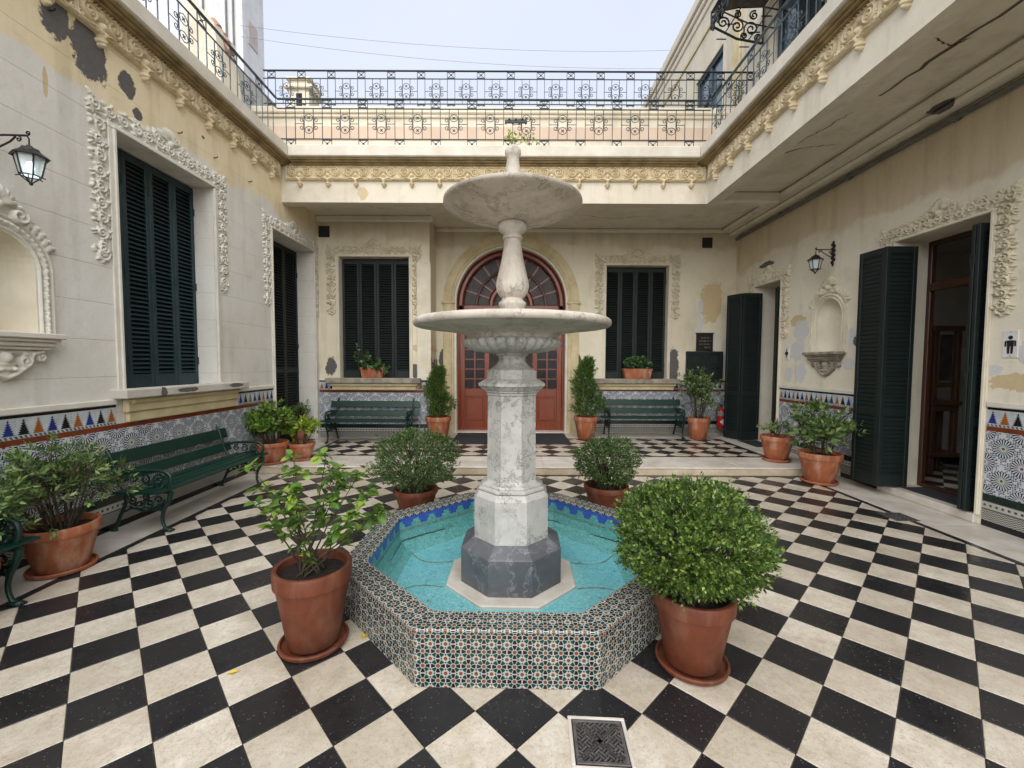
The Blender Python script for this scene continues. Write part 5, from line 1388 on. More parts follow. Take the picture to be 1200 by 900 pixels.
# ------------------------------------------------------------------ benches
def make_bench(L=1.66):
    o = thing('park_bench', 'bench', 'bench')
    over = .14
    def slat(name, y0, z0, y1, z1, th):
        d = Vector((0, y1 - y0, z1 - z0)); n = Vector((0, -d.z, d.y)).normalized() * th
        mb = MB(); x = L / 2 + over
        a, c = Vector((0, y0, z0)), Vector((0, y1, z1)); bv = min(.006, d.length * .2)
        e = d.normalized() * bv; nn = n.normalized() * bv * .6
        ring_ = [a + e, c - e, c + nn, c + n - nn, c + n - e, a + n + e, a + n - nn, a + nn]
        m = len(ring_)
        mb.add([(-x, p.y, p.z) for p in ring_] + [(x, p.y, p.z) for p in ring_], [tuple(range(m)), tuple(range(2 * m - 1, m - 1, -1))] + [(i, i + m, (i + 1) % m + m, (i + 1) % m) for i in range(m)])
        mb.build(name, M['bench'], o)
    slat('back_slat', .035, .70, -.005, .835, .024); slat('back_slat', .085, .515, .05, .635, .024)
    for k in range(4): slat('seat_slat', .14 + .125 * k, .438 - .006 * (k % 2) + (.004 if k == 3 else 0), .255 + .125 * k, .442, .024)
    for x in (-L / 2, L / 2):
        mb = MB()
        def tb(pts, r, n=7):
            P = [(x, y, z) for y, z in pts]; mb.tube(P, r, n)
        def smooth(pts, m=5):
            out = []
            for k in range(len(pts) - 1):
                p0, p1, p2, p3 = pts[max(k - 1, 0)], pts[k], pts[k + 1], pts[min(k + 2, len(pts) - 1)]
                for q in range(m):
                    t = q / m
                    out.append(tuple(.5 * (2 * p1[i] + (p2[i] - p0[i]) * t + (2 * p0[i] - 5 * p1[i] + 4 * p2[i] - p3[i]) * t * t + (3 * p1[i] - p0[i] - 3 * p2[i] + p3[i]) * t ** 3) for i in (0, 1)))
            return out + [pts[-1]]
        # front leg with paw foot, rear leg, back post with curl
        f = smooth([(.63, .425), (.60, .33), (.545, .22), (.53, .12), (.555, .04), (.575, .02)]); tb(f, [.026 - .009 * min(1, k / 14) + (.01 if k > len(f) - 4 else 0) for k in range(len(f))])
        mb.sphere((x, .585, .02), (.034, .055, .02), 10, 5)
        for q in (-.02, 0, .02): mb.sphere((x + q, .625, .014), (.010, .02, .013), 6, 4)
        f = smooth([(.16, .43), (.15, .32), (.10, .2), (.055, .1), (.015, .03)]); tb(f, .019)
        mb.sphere((x, .01, .018), (.026, .045, .018), 8, 5)
        tb(smooth([(.16, .425), (.10, .50), (.055, .62), (.01, .78), (-.03, .86), (-.06, .885)]), .018)
        tb(spiral(-.06, .86, .028, PI / 2, 1.1, 1, 12), .010)
        tb([(.12, .425), (.4, .42), (.64, .425)], .017)
        # arm and its scrolls
        tb(smooth([(.06, .60), (.2, .635), (.4, .65), (.55, .645), (.625, .60), (.63, .53), (.60, .46), (.58, .43)]), .019)
        for (cy_, cz, r, a0, sg) in ((.50, .555, .065, 0, 1), (.36, .56, .055, 2, -1), (.43, .49, .04, 4, 1), (.25, .57, .045, 1, 1), (.54, .49, .03, 3, -1)):
            tb(spiral(cy_, cz, r, a0, 1.4, sg, 16), .010, 5)
        for q in range(6):
            a = q * PI / 3; mb.sphere((x, .50 + .03 * math.cos(a), .555 + .03 * math.sin(a)), (.02, .018, .018), 6, 4)
        # leafy apron between the legs
        for (cy_, cz, r, a0, sg) in ((.50, .34, .06, 0, -1), (.40, .30, .06, 2, 1), (.30, .29, .06, 1, -1), (.22, .34, .05, 3, 1), (.36, .37, .04, 5, 1)):
            tb(spiral(cy_, cz, r, a0, 1.5, sg, 16), .010, 5)
        tb(smooth([(.11, .20), (.22, .25), (.34, .22), (.44, .25), (.545, .22)]), .011)
        for q in range(7): mb.sphere((x, .2 + .05 * q, .26 + .03 * math.sin(q * 2.1)), (.014, .022, .014), 6, 4)
        smooth_by(mb.build('end_frame', M['bench_iron'], o), 60)
    return o
bench = make_bench()
spots = [((-4.235, 5.25, 0), -PI / 2, 'green slatted park bench between the leafy pots under the large scroll framed window'),
         ((-4.235, 2.21, 0), -PI / 2, 'green park bench beside the arched niche, past the spreading fruit shrub'),
         ((-3.0, 9.28, PZ), PI, 'green park bench under the window with trailing ivy'),
         ((3.02, 10.02, PZ), PI, 'green park bench between upright conifer and fire extinguisher')]
for i, (loc, rz, lb) in enumerate(spots):
    o = bench if i == 0 else copy_tree(bench)
    o.location = loc; o.rotation_euler = (0, 0, rz); tag(o, lb, 'bench', 'green park benches round the courtyard')

# ------------------------------------------------------------------ potted plants
def leaf_arrays(P, A, Nn, L, Wd, curl=.18):
    """P base points, A axes, Nn leaf normals -> pointed folded leaves, 4 triangles each"""
    A = A / (np.linalg.norm(A, axis=1, keepdims=True) + 1e-9)
    B = np.cross(Nn, A); B /= (np.linalg.norm(B, axis=1, keepdims=True) + 1e-9)
    N2 = np.cross(A, B); L = L[:, None]; Wd = Wd[:, None]
    mid = P + A * L * .5 - N2 * L * curl * .25
    tip = P + A * L - N2 * L * curl
    lf = P + A * L * .42 + B * Wd * .5 + N2 * Wd * .12; rt = P + A * L * .42 - B * Wd * .5 + N2 * Wd * .12
    V = np.stack([P, lf, mid, rt, tip], 1).reshape(-1, 3)
    n = len(P); b0 = np.arange(n)[:, None] * 5
    F = np.concatenate([b0 + [[0, 2, 1]], b0 + [[0, 3, 2]], b0 + [[1, 2, 4]], b0 + [[2, 3, 4]]], 0)
    return V, F
def leaf_mesh(name, V, F, mname):
    me = bpy.data.meshes.new(name); me.vertices.add(len(V)); me.vertices.foreach_set('co', V.ravel())
    me.loops.add(len(F) * 3); me.loops.foreach_set('vertex_index', F.ravel())
    me.polygons.add(len(F)); me.polygons.foreach_set('loop_start', np.arange(len(F)) * 3); me.polygons.foreach_set('loop_total', np.full(len(F), 3))
    me.update(calc_edges=True); me.materials.append(M[mname]); return me
def unit(v): return v / (np.linalg.norm(v, axis=1, keepdims=True) + 1e-9)

def sprigs(C, Dr, nleaf, Ls, size, width, spread=.9):
    """leaves set round sprig axes: C bases, Dr directions, Ls sprig lengths"""
    P, A, Nn, L, Wd = [], [], [], [], []
    n = len(C); Dr = unit(Dr)
    ref = unit(rng.normal(size=(n, 3))); U = unit(np.cross(Dr, ref)); Vv = np.cross(Dr, U)
    for k in range(nleaf):
        t = (k + .6) / nleaf; ang = k * 2.4 + rng.uniform(-.4, .4, n)
        side = U * np.cos(ang)[:, None] + Vv * np.sin(ang)[:, None]
        sp = spread * (1.05 - .55 * t)
        P.append(C + Dr * (Ls * t)[:, None]); ax = unit(Dr * (1 - sp * .6)[..., None] if np.ndim(sp) else Dr * (1 - sp * .6) + side * sp)
        A.append(ax); Nn.append(unit(np.cross(ax, np.cross(Dr, ax)) * -1 + rng.normal(scale=.25, size=(n, 3))))
        s = size * rng.uniform(.7, 1.2, n); L.append(s); Wd.append(s * width)
    return leaf_arrays(np.concatenate(P), np.concatenate(A), np.concatenate(Nn), np.concatenate(L), np.concatenate(Wd))

def lump(d, seed, amp):
    r = np.random.default_rng(seed); s = np.zeros(len(d))
    for f in (2.6, 4.3, 7.1):
        k = unit(r.normal(size=(3, 3))); ph = r.uniform(0, 6, 3)
        for q in range(3): s += np.sin(d @ k[q] * f * 2 + ph[q]) / f
    return 1 + amp * s / 1.6

def pot(parent, r, h, mname='terracotta', saucer=True, rim=.2, base=.66):
    z0 = .022 if saucer else 0
    b = MB(); rb = r * base; rh = h * rim
    b.lathe([(rb * .2, z0), (rb - .008, z0), (rb, z0 + .01), (r * .93, h - rh), (r * .985, h - rh + .004), (r * .99, h - rh + .012), (r, h - .012), (r - .004, h - .003), (r - .012, h), (r - .03, h - .004), (r - .034, h - .03), (r - .05, h - .11), (.02, h - .112)], 48, cap=False)
    smooth_by(b.build('pot', M[mname], parent), 40)
    b = MB(); n = 20
    vs = [(0, 0, h - .05)]
    for ring_ in range(1, 4):
        for k in range(n):
            a = 2 * PI * k / n; q = (r - .036) * ring_ / 3; vs.append((q * math.cos(a), q * math.sin(a), h - .055 + random.uniform(-.008, .008)))
    fs = [(0, 1 + k, 1 + (k + 1) % n) for k in range(n)] + [(1 + i * n + k, 1 + (i + 1) * n + k, 1 + (i + 1) * n + (k + 1) % n, 1 + i * n + (k + 1) % n) for i in range(2) for k in range(n)]
    b.add(vs, fs); smooth_by(b.build('soil', M['earth'], parent), 180)
    if saucer:
        b = MB(); q = rb + .055; b.lathe([(.02, 0), (q - .03, 0), (q - .008, .012), (q, .034), (q - .004, .042), (q - .014, .042), (q - .022, .020), (q - .04, .012), (.02, .012)], 48, cap=False)
        smooth_by(b.build('saucer', M[mname], parent), 40)

def stems(parent, segs, mname='bark'):
    b = MB()
    for pts, r in segs: b.tube(pts, r, 5)
    b.build('stems', M[mname], parent)

def boxwood(name, label, loc, r, h, rx, rz, cz, nspr, size, mpot, mleaf, seed, saucer, lean=(0, 0), **kw):
    o = thing(name, label, 'plant', loc); pot(o, r, h, mpot, saucer, **kw)
    gen = np.random.default_rng(seed)
    d = unit(gen.normal(size=(nspr, 3))); d = d[d[:, 2] > -.86]; n = len(d)
    hole = np.sin(d @ unit(gen.normal(size=(1, 3)))[0] * 9 + 1) + np.sin(d @ unit(gen.normal(size=(1, 3)))[0] * 11) + np.sin(d @ unit(gen.normal(size=(1, 3)))[0] * 14)
    keep = (hole > -.85) | (gen.uniform(size=n) < .18); d = d[keep]; n = len(d)
    rr = np.where(gen.uniform(size=n) < .74, gen.uniform(.88, 1.05, n), gen.uniform(.5, .9, n)) * lump(d, seed, .17)
    rr = np.where(gen.uniform(size=n) < .035, rr * gen.uniform(1.05, 1.17, n), rr)
    C = np.stack([d[:, 0] * rx * rr + lean[0], d[:, 1] * rx * rr + lean[1], cz + d[:, 2] * rz * rr], 1)
    dr = unit(d * [1, 1, 1] + [0, 0, .45] + gen.normal(scale=.35, size=(n, 3)))
    V, F = sprigs(C - dr * size * 1.2, dr, 9, np.full(n, size * 2.6) * gen.uniform(.7, 1.3, n), size, .62)
    link('foliage', leaf_mesh('foliage', V, F, mleaf), o)
    sg = []
    for k in range(60):
        a = gen.uniform(0, 2 * PI); el = gen.uniform(.1, 1.3); e = (lean[0] + rx * .86 * math.cos(a) * math.cos(el), lean[1] + rx * .86 * math.sin(a) * math.cos(el), cz + rz * .86 * math.sin(el) - .1 * rz)
        a2 = gen.uniform(0, 2 * PI); s0 = (r * .35 * math.cos(a2), r * .35 * math.sin(a2), h - .06)
        m = tuple((s0[i] * .5 + e[i] * .5) + (gen.uniform(-.04, .04) if i < 2 else .02) for i in range(3))
        sg.append(([s0, m, e], [.008, .005, .002]))
    stems(o, sg); return o

def shrub(name, label, loc, r, h, mpot, mleaf, seed, nst, spread, top, low, size, width, nspr, per, saucer=True, center=(0, 0), shape=1.0, nleaf=7, **kw):
    """stems fanning from the pot, each branching into leafy sprigs"""
    o = thing(name, label, 'plant', loc); pot(o, r, h, mpot, saucer, **kw)
    gen = np.random.default_rng(seed); sg, C, Dv = [], [], []
    for k in range(nst):
        a = 2 * PI * k / nst + gen.uniform(-.4, .4); q = spread * math.sqrt(gen.uniform(.05, 1)) * (1 if k else .1)
        z1 = top - (top - low) * (q / spread) ** 2 * shape * gen.uniform(.6, 1.0)
        s0 = Vector((r * .3 * math.cos(a), r * .3 * math.sin(a), h - .06)); e = Vector((center[0] + q * math.cos(a), center[1] + q * math.sin(a), z1))
        m = s0.lerp(e, .5) + Vector((gen.uniform(-.05, .05), gen.uniform(-.05, .05), .06))
        pts = [s0, s0.lerp(m, .5), m, m.lerp(e, .5) + Vector((0, 0, .01)), e]; sg.append((pts, [.009, .008, .006, .004, .002]))
        for j in range(nspr):
            t = gen.uniform(.45, 1.0); b0 = (m.lerp(e, (t - .5) * 2) if t > .5 else s0.lerp(m, t * 2))
            dv = Vector((gen.normal(), gen.normal(), gen.normal() * .6 + .35)).normalized(); ln = per * gen.uniform(.5, 1.2) * (.35 if t > .93 else 1)
            tip = b0 + dv * ln; sg.append(([b0, b0.lerp(tip, .5) + Vector((0, 0, .01)), tip], [.004, .003, .0015])); C.append(tip - dv * size * .6); Dv.append(dv + Vector((0, 0, .3)))
    C, Dv = np.array([tuple(c) for c in C]), np.array([tuple(c) for c in Dv])
    V, F = sprigs(C, Dv, nleaf, np.full(len(C), size * 1.1), size, width, 1.0)
    link('foliage', leaf_mesh('foliage', V, F, mleaf), o); stems(o, sg); return o

boxwood('potted_boxwood', 'large round boxwood in terracotta pot touching the basin, nearest the floor grate', (1.09, 2.47, 0), .235, .46, .405, .295, .765, 4000, .0245, 'terracotta_dark', 'leaf_box', 11, True, (-.02, .02))
boxwood('potted_boxwood', 'wide clipped boxwood in low pot behind the basin, on the ivy window side', (-1.14, 4.98, 0), .26, .32, .465, .32, .66, 2400, .024, 'terracotta_dark', 'leaf_box_dark', 12, False)
boxwood('potted_boxwood', 'smaller clipped boxwood in dark bowl pot behind the basin, toward the conifer', (1.15, 5.08, 0), .27, .34, .345, .265, .62, 1700, .024, 'terracotta_dark', 'leaf_box_dark', 13, False)

# open shrub by the basin: every leaf its own piece
o = thing('potted_shrub', 'open leggy shrub with bright glossy leaves in tall pot against the basin', 'plant', (-1.265, 2.64, 0)); pot(o, .235, .52, 'terracotta_dark', True)
_g = np.random.default_rng(5); sg = []; lpos = []
def leaf_piece(curl):
    V, F = leaf_arrays(np.zeros((1, 3)), np.array([[1., 0, 0]]), np.array([[0, 0, 1.]]), np.array([1.]), np.array([.52]), curl)
    b = MB(); P = []
    n = 6
    for i in range(n + 1):
        t = i / n; w = .27 * math.sin(PI * min(1, t * .93 + .05)) ** .8 if 0 < i < n else 0.0
        z = -curl * t * t
        P += [(t, -w, z + w * .25), (t, 0, z), (t, w, z + w * .25)]
    b.add(P, [(3 * i + k, 3 * i + 3 + k, 3 * i + 4 + k, 3 * i + 1 + k) for i in range(n) for k in (0, 1)])
    return b.mesh('leaf', M['leaf_glossy'], smooth=True)
LM = [leaf_piece(.1), leaf_piece(.28), leaf_piece(-.05)]
tips = [(-.34, -.05, 1.14), (-.30, .02, .98), (-.16, .1, 1.16), (-.05, -.12, 1.12), (.06, .08, 1.18), (.16, -.05, 1.10), (.27, .05, 1.06), (.36, -.06, .98), (.44, .0, .84), (.30, -.16, .88), (.0, -.2, 1.0), (-.2, -.18, .92), (.12, .2, 1.02), (.40, .12, .78), (-.08, -.1, .74), (.02, -.16, .70)]
for k, e in enumerate(tips):
    s0 = Vector((_g.uniform(-.08, .08), _g.uniform(-.08, .08), .47)); e = Vector(e); m = s0.lerp(e, .5) + Vector((e.x * -.12, 0, -.02))
    pts = [s0, s0.lerp(m, .55), m, m.lerp(e, .5), e]; sg.append((pts, [.007, .006, .0045, .0035, .002]))
    if k == 0: cand = [(e, 6), (m.lerp(e, .35), 3)]
    else: cand = [(e, 8), (m.lerp(e, .75), 4), (m.lerp(e, .45), 3), (m.lerp(e, .1), 2)] if k < 14 else [(e, 8), (m.lerp(e, .5), 5), (m, 4)]
    for c, n in cand:
        dv = Vector((_g.normal() * .6 + (e.x - s0.x), _g.normal() * .6, .7)).normalized(); ln = _g.uniform(.03, .10); t2 = c + dv * ln
        sg.append(([c, t2], [.003, .0015]))
        for q in range(n + 5):
            lpos.append((c.lerp(t2, (q + 1) / (n + 5)) + Vector((_g.normal() * .012, _g.normal() * .012, _g.normal() * .012)), _g.uniform(0, 2 * PI), _g.uniform(-.5, .55), _g.uniform(.05, .09) * (.6 if k >= 14 else 1)))
stems(o, sg)
random.Random(4).shuffle(lpos); lpos.sort(key=lambda t: -t[3])
for c, yaw, pit, s in lpos[:296]:
    link('leaf', LM[int(_g.integers(0, 3))], o, M4=Matrix.Translation(c) @ Matrix.Rotation(yaw, 4, 'Z') @ Matrix.Rotation(-pit, 4, 'Y') @ Matrix.Rotation(_g.uniform(-.5, .5), 4, 'X') @ Matrix.Scale(s, 4))

_q = lpos[296:]; _P = np.array([tuple(t[0]) for t in _q]); _yw = np.array([t[1] for t in _q]); _pt = np.array([t[2] for t in _q]); _sz = np.array([t[3] for t in _q])
_A = np.stack([np.cos(_yw) * np.cos(_pt), np.sin(_yw) * np.cos(_pt), np.sin(_pt)], 1)
_V, _F = leaf_arrays(_P, _A, np.array([[0, 0, 1.]]) + _g.normal(scale=.3, size=_P.shape), _sz, _sz * .5)
link('foliage', leaf_mesh('foliage', _V, _F, 'leaf_glossy'), o, kind='stuff')

o = shrub('potted_shrub', 'spreading shrub with one orange fruit in terracotta pot between two benches', (-3.90, 3.60, 0), .26, .41, 'terracotta', 'leaf_mid', 21, 22, .54, 1.06, .60, .058, .40, 12, .20, nleaf=9, center=(-.02, -.05))
b = MB(); b.sphere((-.17, -.36, .90), .032, 12, 8); smooth_by(b.build('fruit', M['t_orange'], o), 180)
shrub('potted_shrub', 'spreading leafy shrub growing tight behind the bench beside the niche', (-3.80, 2.75, 0), .26, .41, 'terracotta', 'leaf_mid', 22, 18, .42, 1.05, .62, .058, .40, 11, .2, nleaf=9)
shrub('potted_shrub', 'lush rounded shrub in terracotta pot on the step by the green bench', (-4.00, 6.98, PZ), .27, .36, 'terracotta', 'leaf_glossy', 23, 16, .42, .96, .46, .085, .62, 9, .16, nleaf=7)
shrub('potted_shrub', 'yellow lime leaved plant in pot beside the lush rounded shrub', (-3.62, 7.24, PZ), .22, .30, 'terracotta', 'leaf_lime', 24, 10, .30, .74, .40, .085, .5, 7, .13, nleaf=7)
shrub('potted_shrub', 'small shrub in plain pot inside the shuttered doorway recess', (-4.46, 8.86, PZ), .18, .33, 'terracotta', 'leaf_mid', 25, 10, .26, .82, .52, .06, .5, 8, .13, False, nleaf=6)
shrub('potted_shrub', 'bushy dark shrub in pot before the wall cabinet', (4.17, 9.40, PZ), .25, .49, 'terracotta', 'leaf_mid', 26, 16, .44, 1.55, .75, .07, .5, 12, .2, False, shape=.8, nleaf=7)
shrub('potted_shrub', 'sparse low plant in terracotta pot on the step corner', (4.62, 7.32, PZ), .26, .44, 'terracotta', 'leaf_mid', 27, 6, .2, .62, .5, .07, .5, 4, .1)
shrub('potted_shrub', 'dusty broad leaved shrub in terracotta pot below the small niche', (4.72, 6.42, 0), .29, .47, 'terracotta', 'leaf_mid', 28, 16, .44, 1.18, .62, .10, .5, 8, .18, nleaf=7, center=(.0, .0))

def conifer(label, loc, r, h, rw, ht, seed, mleaf, jit=0.1):
    o = thing('potted_conifer', label, 'plant', loc); pot(o, r, h, 'terracotta', False)
    gen = np.random.default_rng(seed); n = 1300
    z = gen.uniform(0, 1, n) ** .9; a = gen.uniform(0, 2 * PI, n)
    prof = rw * np.clip(np.minimum(1, z / .18 + .45) * (1 - z) ** .62 + .04, 0, None); q = prof * np.sqrt(gen.uniform(.25, 1.05, n)) * (1 + jit * 2.2 * np.sin(a * 3 + z * 9))
    C = np.stack([q * np.cos(a) + .05 * np.sin(z * 7), q * np.sin(a), h - .02 + z * (ht - h - .1)], 1)
    d = unit(np.stack([np.cos(a) * .6, np.sin(a) * .6, np.full(n, .8)], 1) + gen.normal(scale=.3, size=(n, 3)))
    V, F = sprigs(C, d, 9, np.full(n, .10) * gen.uniform(.6, 1.3, n), .046, .36, .7)
    link('foliage', leaf_mesh('foliage', V, F, mleaf), o); stems(o, [([(0, 0, h - .08), (.01, 0, h + .2), (.02, .01, ht - .2)], [.02, .016, .004])])
conifer('loose upright conifer in terracotta pot on the ivy window side of the entrance', (-1.60, 9.16, PZ), .28, .52, .23, 1.66, 31, 'leaf_conifer', .3)
conifer('dense cone shaped conifer in terracotta pot beside the entrance mat and bench', (1.66, 9.44, PZ), .27, .50, .31, 1.86, 32, 'leaf_conifer', .18)

def planter(label, loc, w, mleaf, seed, ivy):
    o = thing('window_planter', label, 'planter', loc); b = MB(); h = .24; d = .10
    P = []
    for (k, z) in ((.88, 0), (1, h - .05), (1.03, h - .045), (1.03, h), (.94, h), (.92, h - .04)): P += [(-w / 2 * k, -d * k, z), (w / 2 * k, -d * k, z), (w / 2 * k, d * k, z), (-w / 2 * k, d * k, z)]
    b.add(P, [(4 * i + k, 4 * i + (k + 1) % 4, 4 * i + 4 + (k + 1) % 4, 4 * i + 4 + k) for i in range(5) for k in range(4)] + [(0, 1, 2, 3), (20, 21, 22, 23)])
    b.build('box', M['terracotta'], o)
    gen = np.random.default_rng(seed); C, Dv, sg = [], [], []
    for k in range(26 if ivy else 34):
        s0 = Vector((gen.uniform(-.42, .42) * w, gen.uniform(-.05, .05), h - .03))
        if ivy: e = s0 + Vector((gen.normal() * .16 + (.25 if k % 3 == 0 else 0), -abs(gen.normal()) * .1, gen.uniform(-.12, .22)))
        else: e = s0 + Vector((gen.normal() * .07, gen.normal() * .05 - .03, gen.uniform(.08, .28)))
        if ivy and k < 5: e = Vector((-w * .62 + gen.normal() * .03, -.06, h + .14 + k * .07))
        sg.append(([s0, s0.lerp(e, .5) + Vector((0, -.02, .05)), e], [.005, .004, .002]))
        for t in (.4, .7, 1.0): C.append(tuple(s0.lerp(e, t) + Vector((0, -.02, .02)))); Dv.append((gen.normal(), -.6, .5))
    V, F = sprigs(np.array(C), np.array(Dv), 4, np.full(len(C), .05), .075, .95, 1.0)
    link('foliage', leaf_mesh('foliage', V, F, mleaf), o); stems(o, sg)
planter('terracotta box of trailing ivy on the window sill', (-3.06, 9.33, 1.47), .50, 'leaf_ivy', 41, True)
planter('terracotta box of short leafy plants on the window sill', (2.98, 10.10, 1.45), .66, 'leaf_ivy', 42, False)
for (x, lb, ml, n) in ((.02, 'small green sprig growing on the ledge directly behind the fountain tip', 'leaf_lime', 10), (.30, 'tiny pale sprig on the ledge beside the one behind the fountain tip', 'leaf_lime', 5)):
    o = thing('ledge_sprig', lb, 'plant', (x, 7.84, 5.70)); gen = np.random.default_rng(n)
    C = np.stack([gen.normal(scale=.06 + .004 * n, size=n * 2), gen.normal(scale=.03, size=n * 2), gen.uniform(.06, .18 + .008 * n, n * 2)], 1)
    V, F = sprigs(C, gen.normal(size=(n * 2, 3)) + [0, 0, .8], 5, np.full(n * 2, .03), .05, .6); link('foliage', leaf_mesh('foliage', V, F, ml), o)
    stems(o, [([(0, 0, -.005), tuple(c)], .004) for c in C[:8]])
for (x, y, a, lb) in ((-1.61, 2.37, .4, 'yellow fallen leaf lying alone on a cream floor tile'), (-.97, 2.70, 2.0, 'yellow fallen leaf between the leggy shrub pot and the basin'), (.95, .9, 1.2, None)):
    if lb is None: continue
    b = MB(); q = .032
    b.add([(-q, 0, .004), (0, -q * .55, .012), (q, 0, .006), (0, q * .55, .010), (0, 0, .003)], [(0, 1, 4), (1, 2, 4), (2, 3, 4), (3, 0, 4)])
    o = b.build('fallen_leaf', M['leaf_yellow'], None, loc=(x, y, 0.0), rz=a); tag(o, lb, 'leaf')

# ------------------------------------------------------------------ wall lanterns
def lantern(Wf, s, z, label, arm, lit):
    o = thing('wall_lantern', label, 'lantern', Wf(s, 0, z), Wf.rz()); o.scale = (.78, .78, .78); arm /= .78
    b = MB(); b.bbox(-.03, .03, 0, .02, -.2, .18, .008)
    for k in range(9): b.sphere(((-1) ** k * .03, .015, -.2 + .047 * k), (.035, .018, .035), 7, 5)
    b.sphere((0, .015, .2), (.025, .02, .05), 7, 5); b.sphere((0, .015, -.24), (.022, .02, .05), 7, 5); b.build('backplate', M['black_iron'], o)
    b = MB(); b.tube([(0, .01, .06), (0, arm * .5, .065), (0, arm * .95, .06)], .011, 6)
    b.tube([(0, .02, -.09), (0, arm * .3, -.07), (0, arm * .6, .0), (0, arm * .72, .05)], .009, 6)
    for (cy_, cz, r, a0, sg) in ((arm * .78, .025, .03, PI / 2, -1), (arm * .98, .085, .025, -PI / 2, 1), (arm * .18, .0, .035, 0, 1)): b.tube([(0, y, zz) for y, zz in spiral(cy_, cz, r, a0, 1.2, sg, 14)], .007, 5)
    b.tube([(0, arm * .95, .06), (0, arm + .0, .03), (0, arm, -.05)], .008, 6); b.build('bracket', M['black_iron'], o)
    zt = -.07
    b = MB(); b.lathe([(.02, zt + .03), (.035, zt + .01), (.07, zt), (.085, zt - .03), (.13, zt - .065), (.155, zt - .085), (.15, zt - .095), (.04, zt - .07)], 6, (0, arm)); b.build('cap', M['black_iron'], o)
    zb = zt - .33
    b = MB()
    for k in range(6):
        a = 2 * PI * k / 6; p = [(.122 * math.cos(a), arm + .122 * math.sin(a), zt - .085), (.082 * math.cos(a), arm + .082 * math.sin(a), zb + .05), (.0, arm, zb - .03)]
        b.tube(p[:2], .008, 5); b.tube(p[1:], .006, 5); b.tube([p[1], tuple(c + d for c, d in zip(p[1], (.03 * math.cos(a), .03 * math.sin(a), -.01)))], .006, 5)
        a2 = a + PI / 3; b.tube([p[1], (.082 * math.cos(a2), arm + .082 * math.sin(a2), zb + .05)], .007, 5)
    b.sphere((0, arm, zb - .03), .018, 6, 4); b.build('cage', M['black_iron'], o)
    for k in range(6):
        a, a2 = 2 * PI * k / 6, 2 * PI * (k + 1) / 6; m2 = MB()
        m2.add([(.118 * math.cos(a), arm + .118 * math.sin(a), zt - .088), (.118 * math.cos(a2), arm + .118 * math.sin(a2), zt - .088), (.08 * math.cos(a2), arm + .08 * math.sin(a2), zb + .05), (.08 * math.cos(a), arm + .08 * math.sin(a), zb + .05)], [(0, 1, 2, 3)])
        m2.build('glass', M['lamp_glass'], o)
    b = MB(); b.sphere((0, arm, zt - .19), (.04, .04, .06), 10, 7); smooth_by(b.build('bulb', M['bulb' if lit else 'white_paint'], o), 180)
lantern(WL, 3.50, 3.57, 'black iron wall lantern with pale glass above the big niche', .38, True)
lantern(WR, 7.12, 3.66, 'black iron wall lantern above the small niche on the stained wall', .30, False)

# ------------------------------------------------------------------ signs, cabinet, extinguisher, mats
def sign(label, Wf, s, z, w, h, woman):
    o = thing('restroom_sign', label, 'sign', Wf(s, 0, z), Wf.rz())
    b = MB(); b.bbox(-w / 2, w / 2, 0, .012, -h / 2, h / 2, .003); b.build('plate', M['white_paint'], o)
    b = MB(); u = h / 10; y0, y1 = .0122, .014
    b.prism([(u * .75 * math.cos(a), u * 2.4 + u * .75 * math.sin(a)) for a in np.linspace(0, 2 * PI, 14)[:-1]], y0, y1)
    if woman:
        b.prism([(-u * .8, u * 1.4), (u * .8, u * 1.4), (u * 1.7, -u * 1.3), (-u * 1.7, -u * 1.3)], y0, y1)
        for s_ in (-1, 1): b.prism([(s_ * u * .9, u * 1.4), (s_ * u * 1.4, u * 1.3), (s_ * u * 2.1, -u * .5), (s_ * u * 1.6, -u * .6)], y0, y1); b.prism([(s_ * u * .2, -u * 1.3), (s_ * u * .8, -u * 1.3), (s_ * u * .8, -u * 3.2), (s_ * u * .2, -u * 3.2)], y0, y1)
    else:
        b.prism([(-u * 1.1, u * 1.4), (u * 1.1, u * 1.4), (u * 1.1, -u * .8), (-u * 1.1, -u * .8)], y0, y1)
        for s_ in (-1, 1): b.prism([(s_ * u * 1.2, u * 1.4), (s_ * u * 1.8, u * 1.1), (s_ * u * 1.8, -u * .9), (s_ * u * 1.3, -u * .9)], y0, y1); b.prism([(s_ * u * .12, -u * .8), (s_ * u * 1.0, -u * .8), (s_ * u * .9, -u * 3.5), (s_ * u * .2, -u * 3.5)], y0, y1)
    b.build('pictogram', M['black_paint'], o)
    b = MB(); b.sphere((0, .012, h * .44), .005, 6, 4); b.sphere((0, .012, -h * .44), .005, 6, 4); b.build('screws', M['grate'], o)
sign('white sign with black standing man pictogram by the nearer restroom door', WR, 4.535, 2.03, .14, .29, False)
sign('white sign with black woman pictogram by the farther restroom door', WR, 8.22, 2.02, .13, .25, True)
o = thing('wall_plaque', 'small dark plaque with faint lettering above the green cabinet', 'plaque', WB2(4.61, 0, 2.33), PI)
b = MB(); b.bbox(-.20, .20, 0, .03, -.21, .21, .006); b.bbox(-.215, .215, 0, .04, .195, .225, .005); b.build('board', M['plaque'], o)
b = MB(); rr = random.Random(3)
for k, (x0, x1) in enumerate(((-.10, .13), (-.14, .14), (-.12, .10), (.0, .12))):
    x = -x0; z = .10 - .075 * k
    while x > -x1:
        w = rr.uniform(.012, .02)
        b.box(x - w, x - w + .004, .0302, .032, z - .014, z + .014); b.box(x - w, x, .0302, .032, z + rr.choice((-.014, 0, .010)), z + rr.choice((-.014, 0, .010)) + .0045 if False else z + .0145)
        x -= w + rr.choice((.008, .008, .02))
b.build('lettering', M['letter'], o)
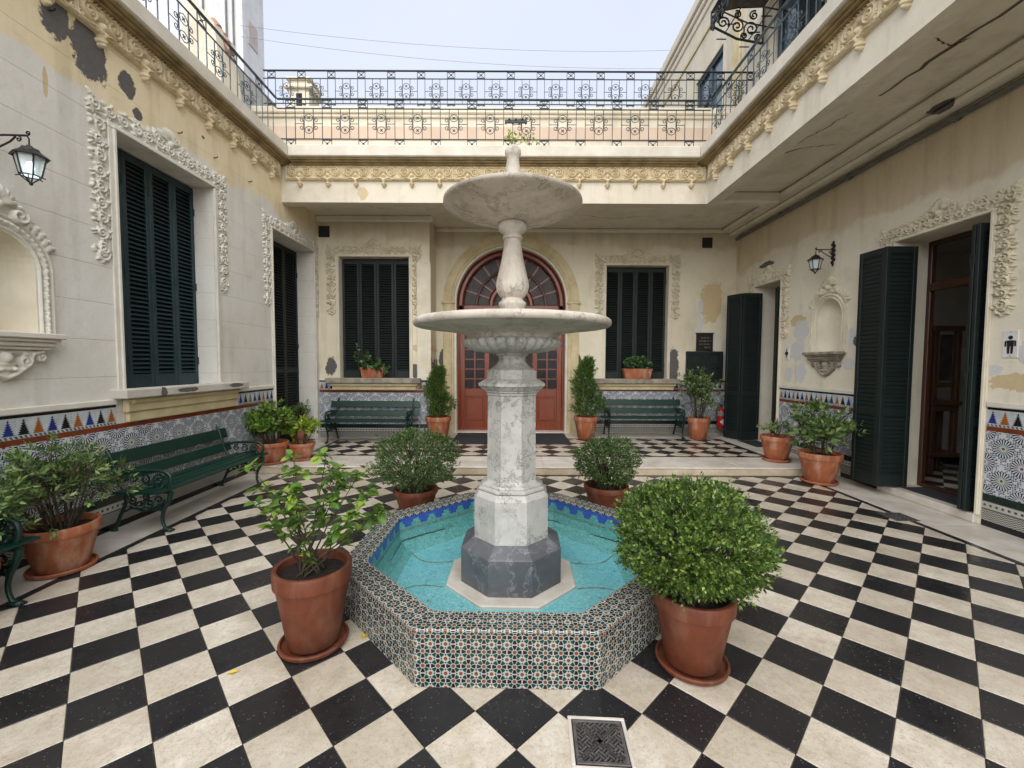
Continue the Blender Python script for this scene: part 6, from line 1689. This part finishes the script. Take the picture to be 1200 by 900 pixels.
o = thing('wall_cabinet', 'dark green two door wall cabinet behind the bushy shrub', 'cabinet', WB2(4.60, 0, 1.37), PI)
b = MB(); b.bbox(-.43, .43, 0, .10, 0, .74, .008); b.build('case', M['shutter_dark'], o)
for s in (-1, 1):
    b = MB(); xa, xb = (s * .41, s * .01) if s < 0 else (.01, .41); x0, x1 = min(xa, xb), max(xa, xb)
    b.bbox(x0, x0 + .06, .10, .122, .02, .72, .004); b.bbox(x1 - .06, x1, .10, .122, .02, .72, .004)
    for z in (.02, .34, .66): b.bbox(x0 + .06, x1 - .06, .10, .120, z, z + .06, .004)
    b.bbox(x0 + .08, x1 - .08, .10, .112, .10, .32, .008); b.bbox(x0 + .08, x1 - .08, .10, .112, .42, .64, .008); b.build('door', M['shutter_dark'], o)
o = thing('fire_extinguisher', 'red fire extinguisher with white diamond label hung beside the bushy shrub', 'extinguisher', (4.96, 9.98, PZ + .16), PI)
b = MB(); b.lathe([(.03, 0), (.085, .004), (.092, .02), (.092, .36), (.082, .42), (.05, .46), (.034, .475), (.034, .50)], 28); smooth_by(b.build('cylinder', M['red_paint'], o), 50)
b = MB(); b.lathe([(.0935, .30), (.0935, .40), (.09, .405)], 28, cap=False); b.build('band', M['letter'], o)
b = MB(); b.add([(.0945 * math.sin(a), .0945 * math.cos(a), .16 + .075 * q) for a, q in ((-.75, 0), (-.35, .5), (0, 1), (.35, .5), (.75, 0), (.35, -.5), (0, -1), (-.35, -.5))], [(0, 1, 7), (1, 2, 6, 7), (2, 3, 5, 6), (3, 4, 5)]); b.build('label_plate', M['white_paint'], o)
b = MB(); b.tube([(0, 0, .49), (0, 0, .56)], .022, 8); b.bbox(-.015, .015, -.02, .11, .55, .575, .004); b.tube([(0, .05, .59), (0, .13, .62)], .008, 6); b.tube([(.0, .0, .53), (.09, .03, .56), (.13, .04, .42), (.12, .04, .15)], .012, 7); b.build('valve_and_hose', M['black_paint'], o)
b = MB(); b.bbox(-.03, .03, -.225, -.09, .38, .42, .004); b.build('wall_hook', M['iron'], o)
o = MB(); o.bbox(-1.28, 1.24, 8.68, 10.02, PZ + .002, PZ + .016, .005); tag(o.build('door_mat', M['rubber']), 'wide dark rubber mat before the red arched entrance', 'mat')
o = MB(); o.bbox(5.40, 5.80, 4.95, 5.80, .102, .114, .004); tag(o.build('door_mat', M['rubber']), 'dark rubber mat on the threshold of the nearer restroom', 'mat')
o = MB(); o.bbox(4.95, 5.36, 8.50, 9.22, PZ + .002, PZ + .012, .004); tag(o.build('door_mat', M['rubber']), 'dark rubber mat before the farther restroom door', 'mat')
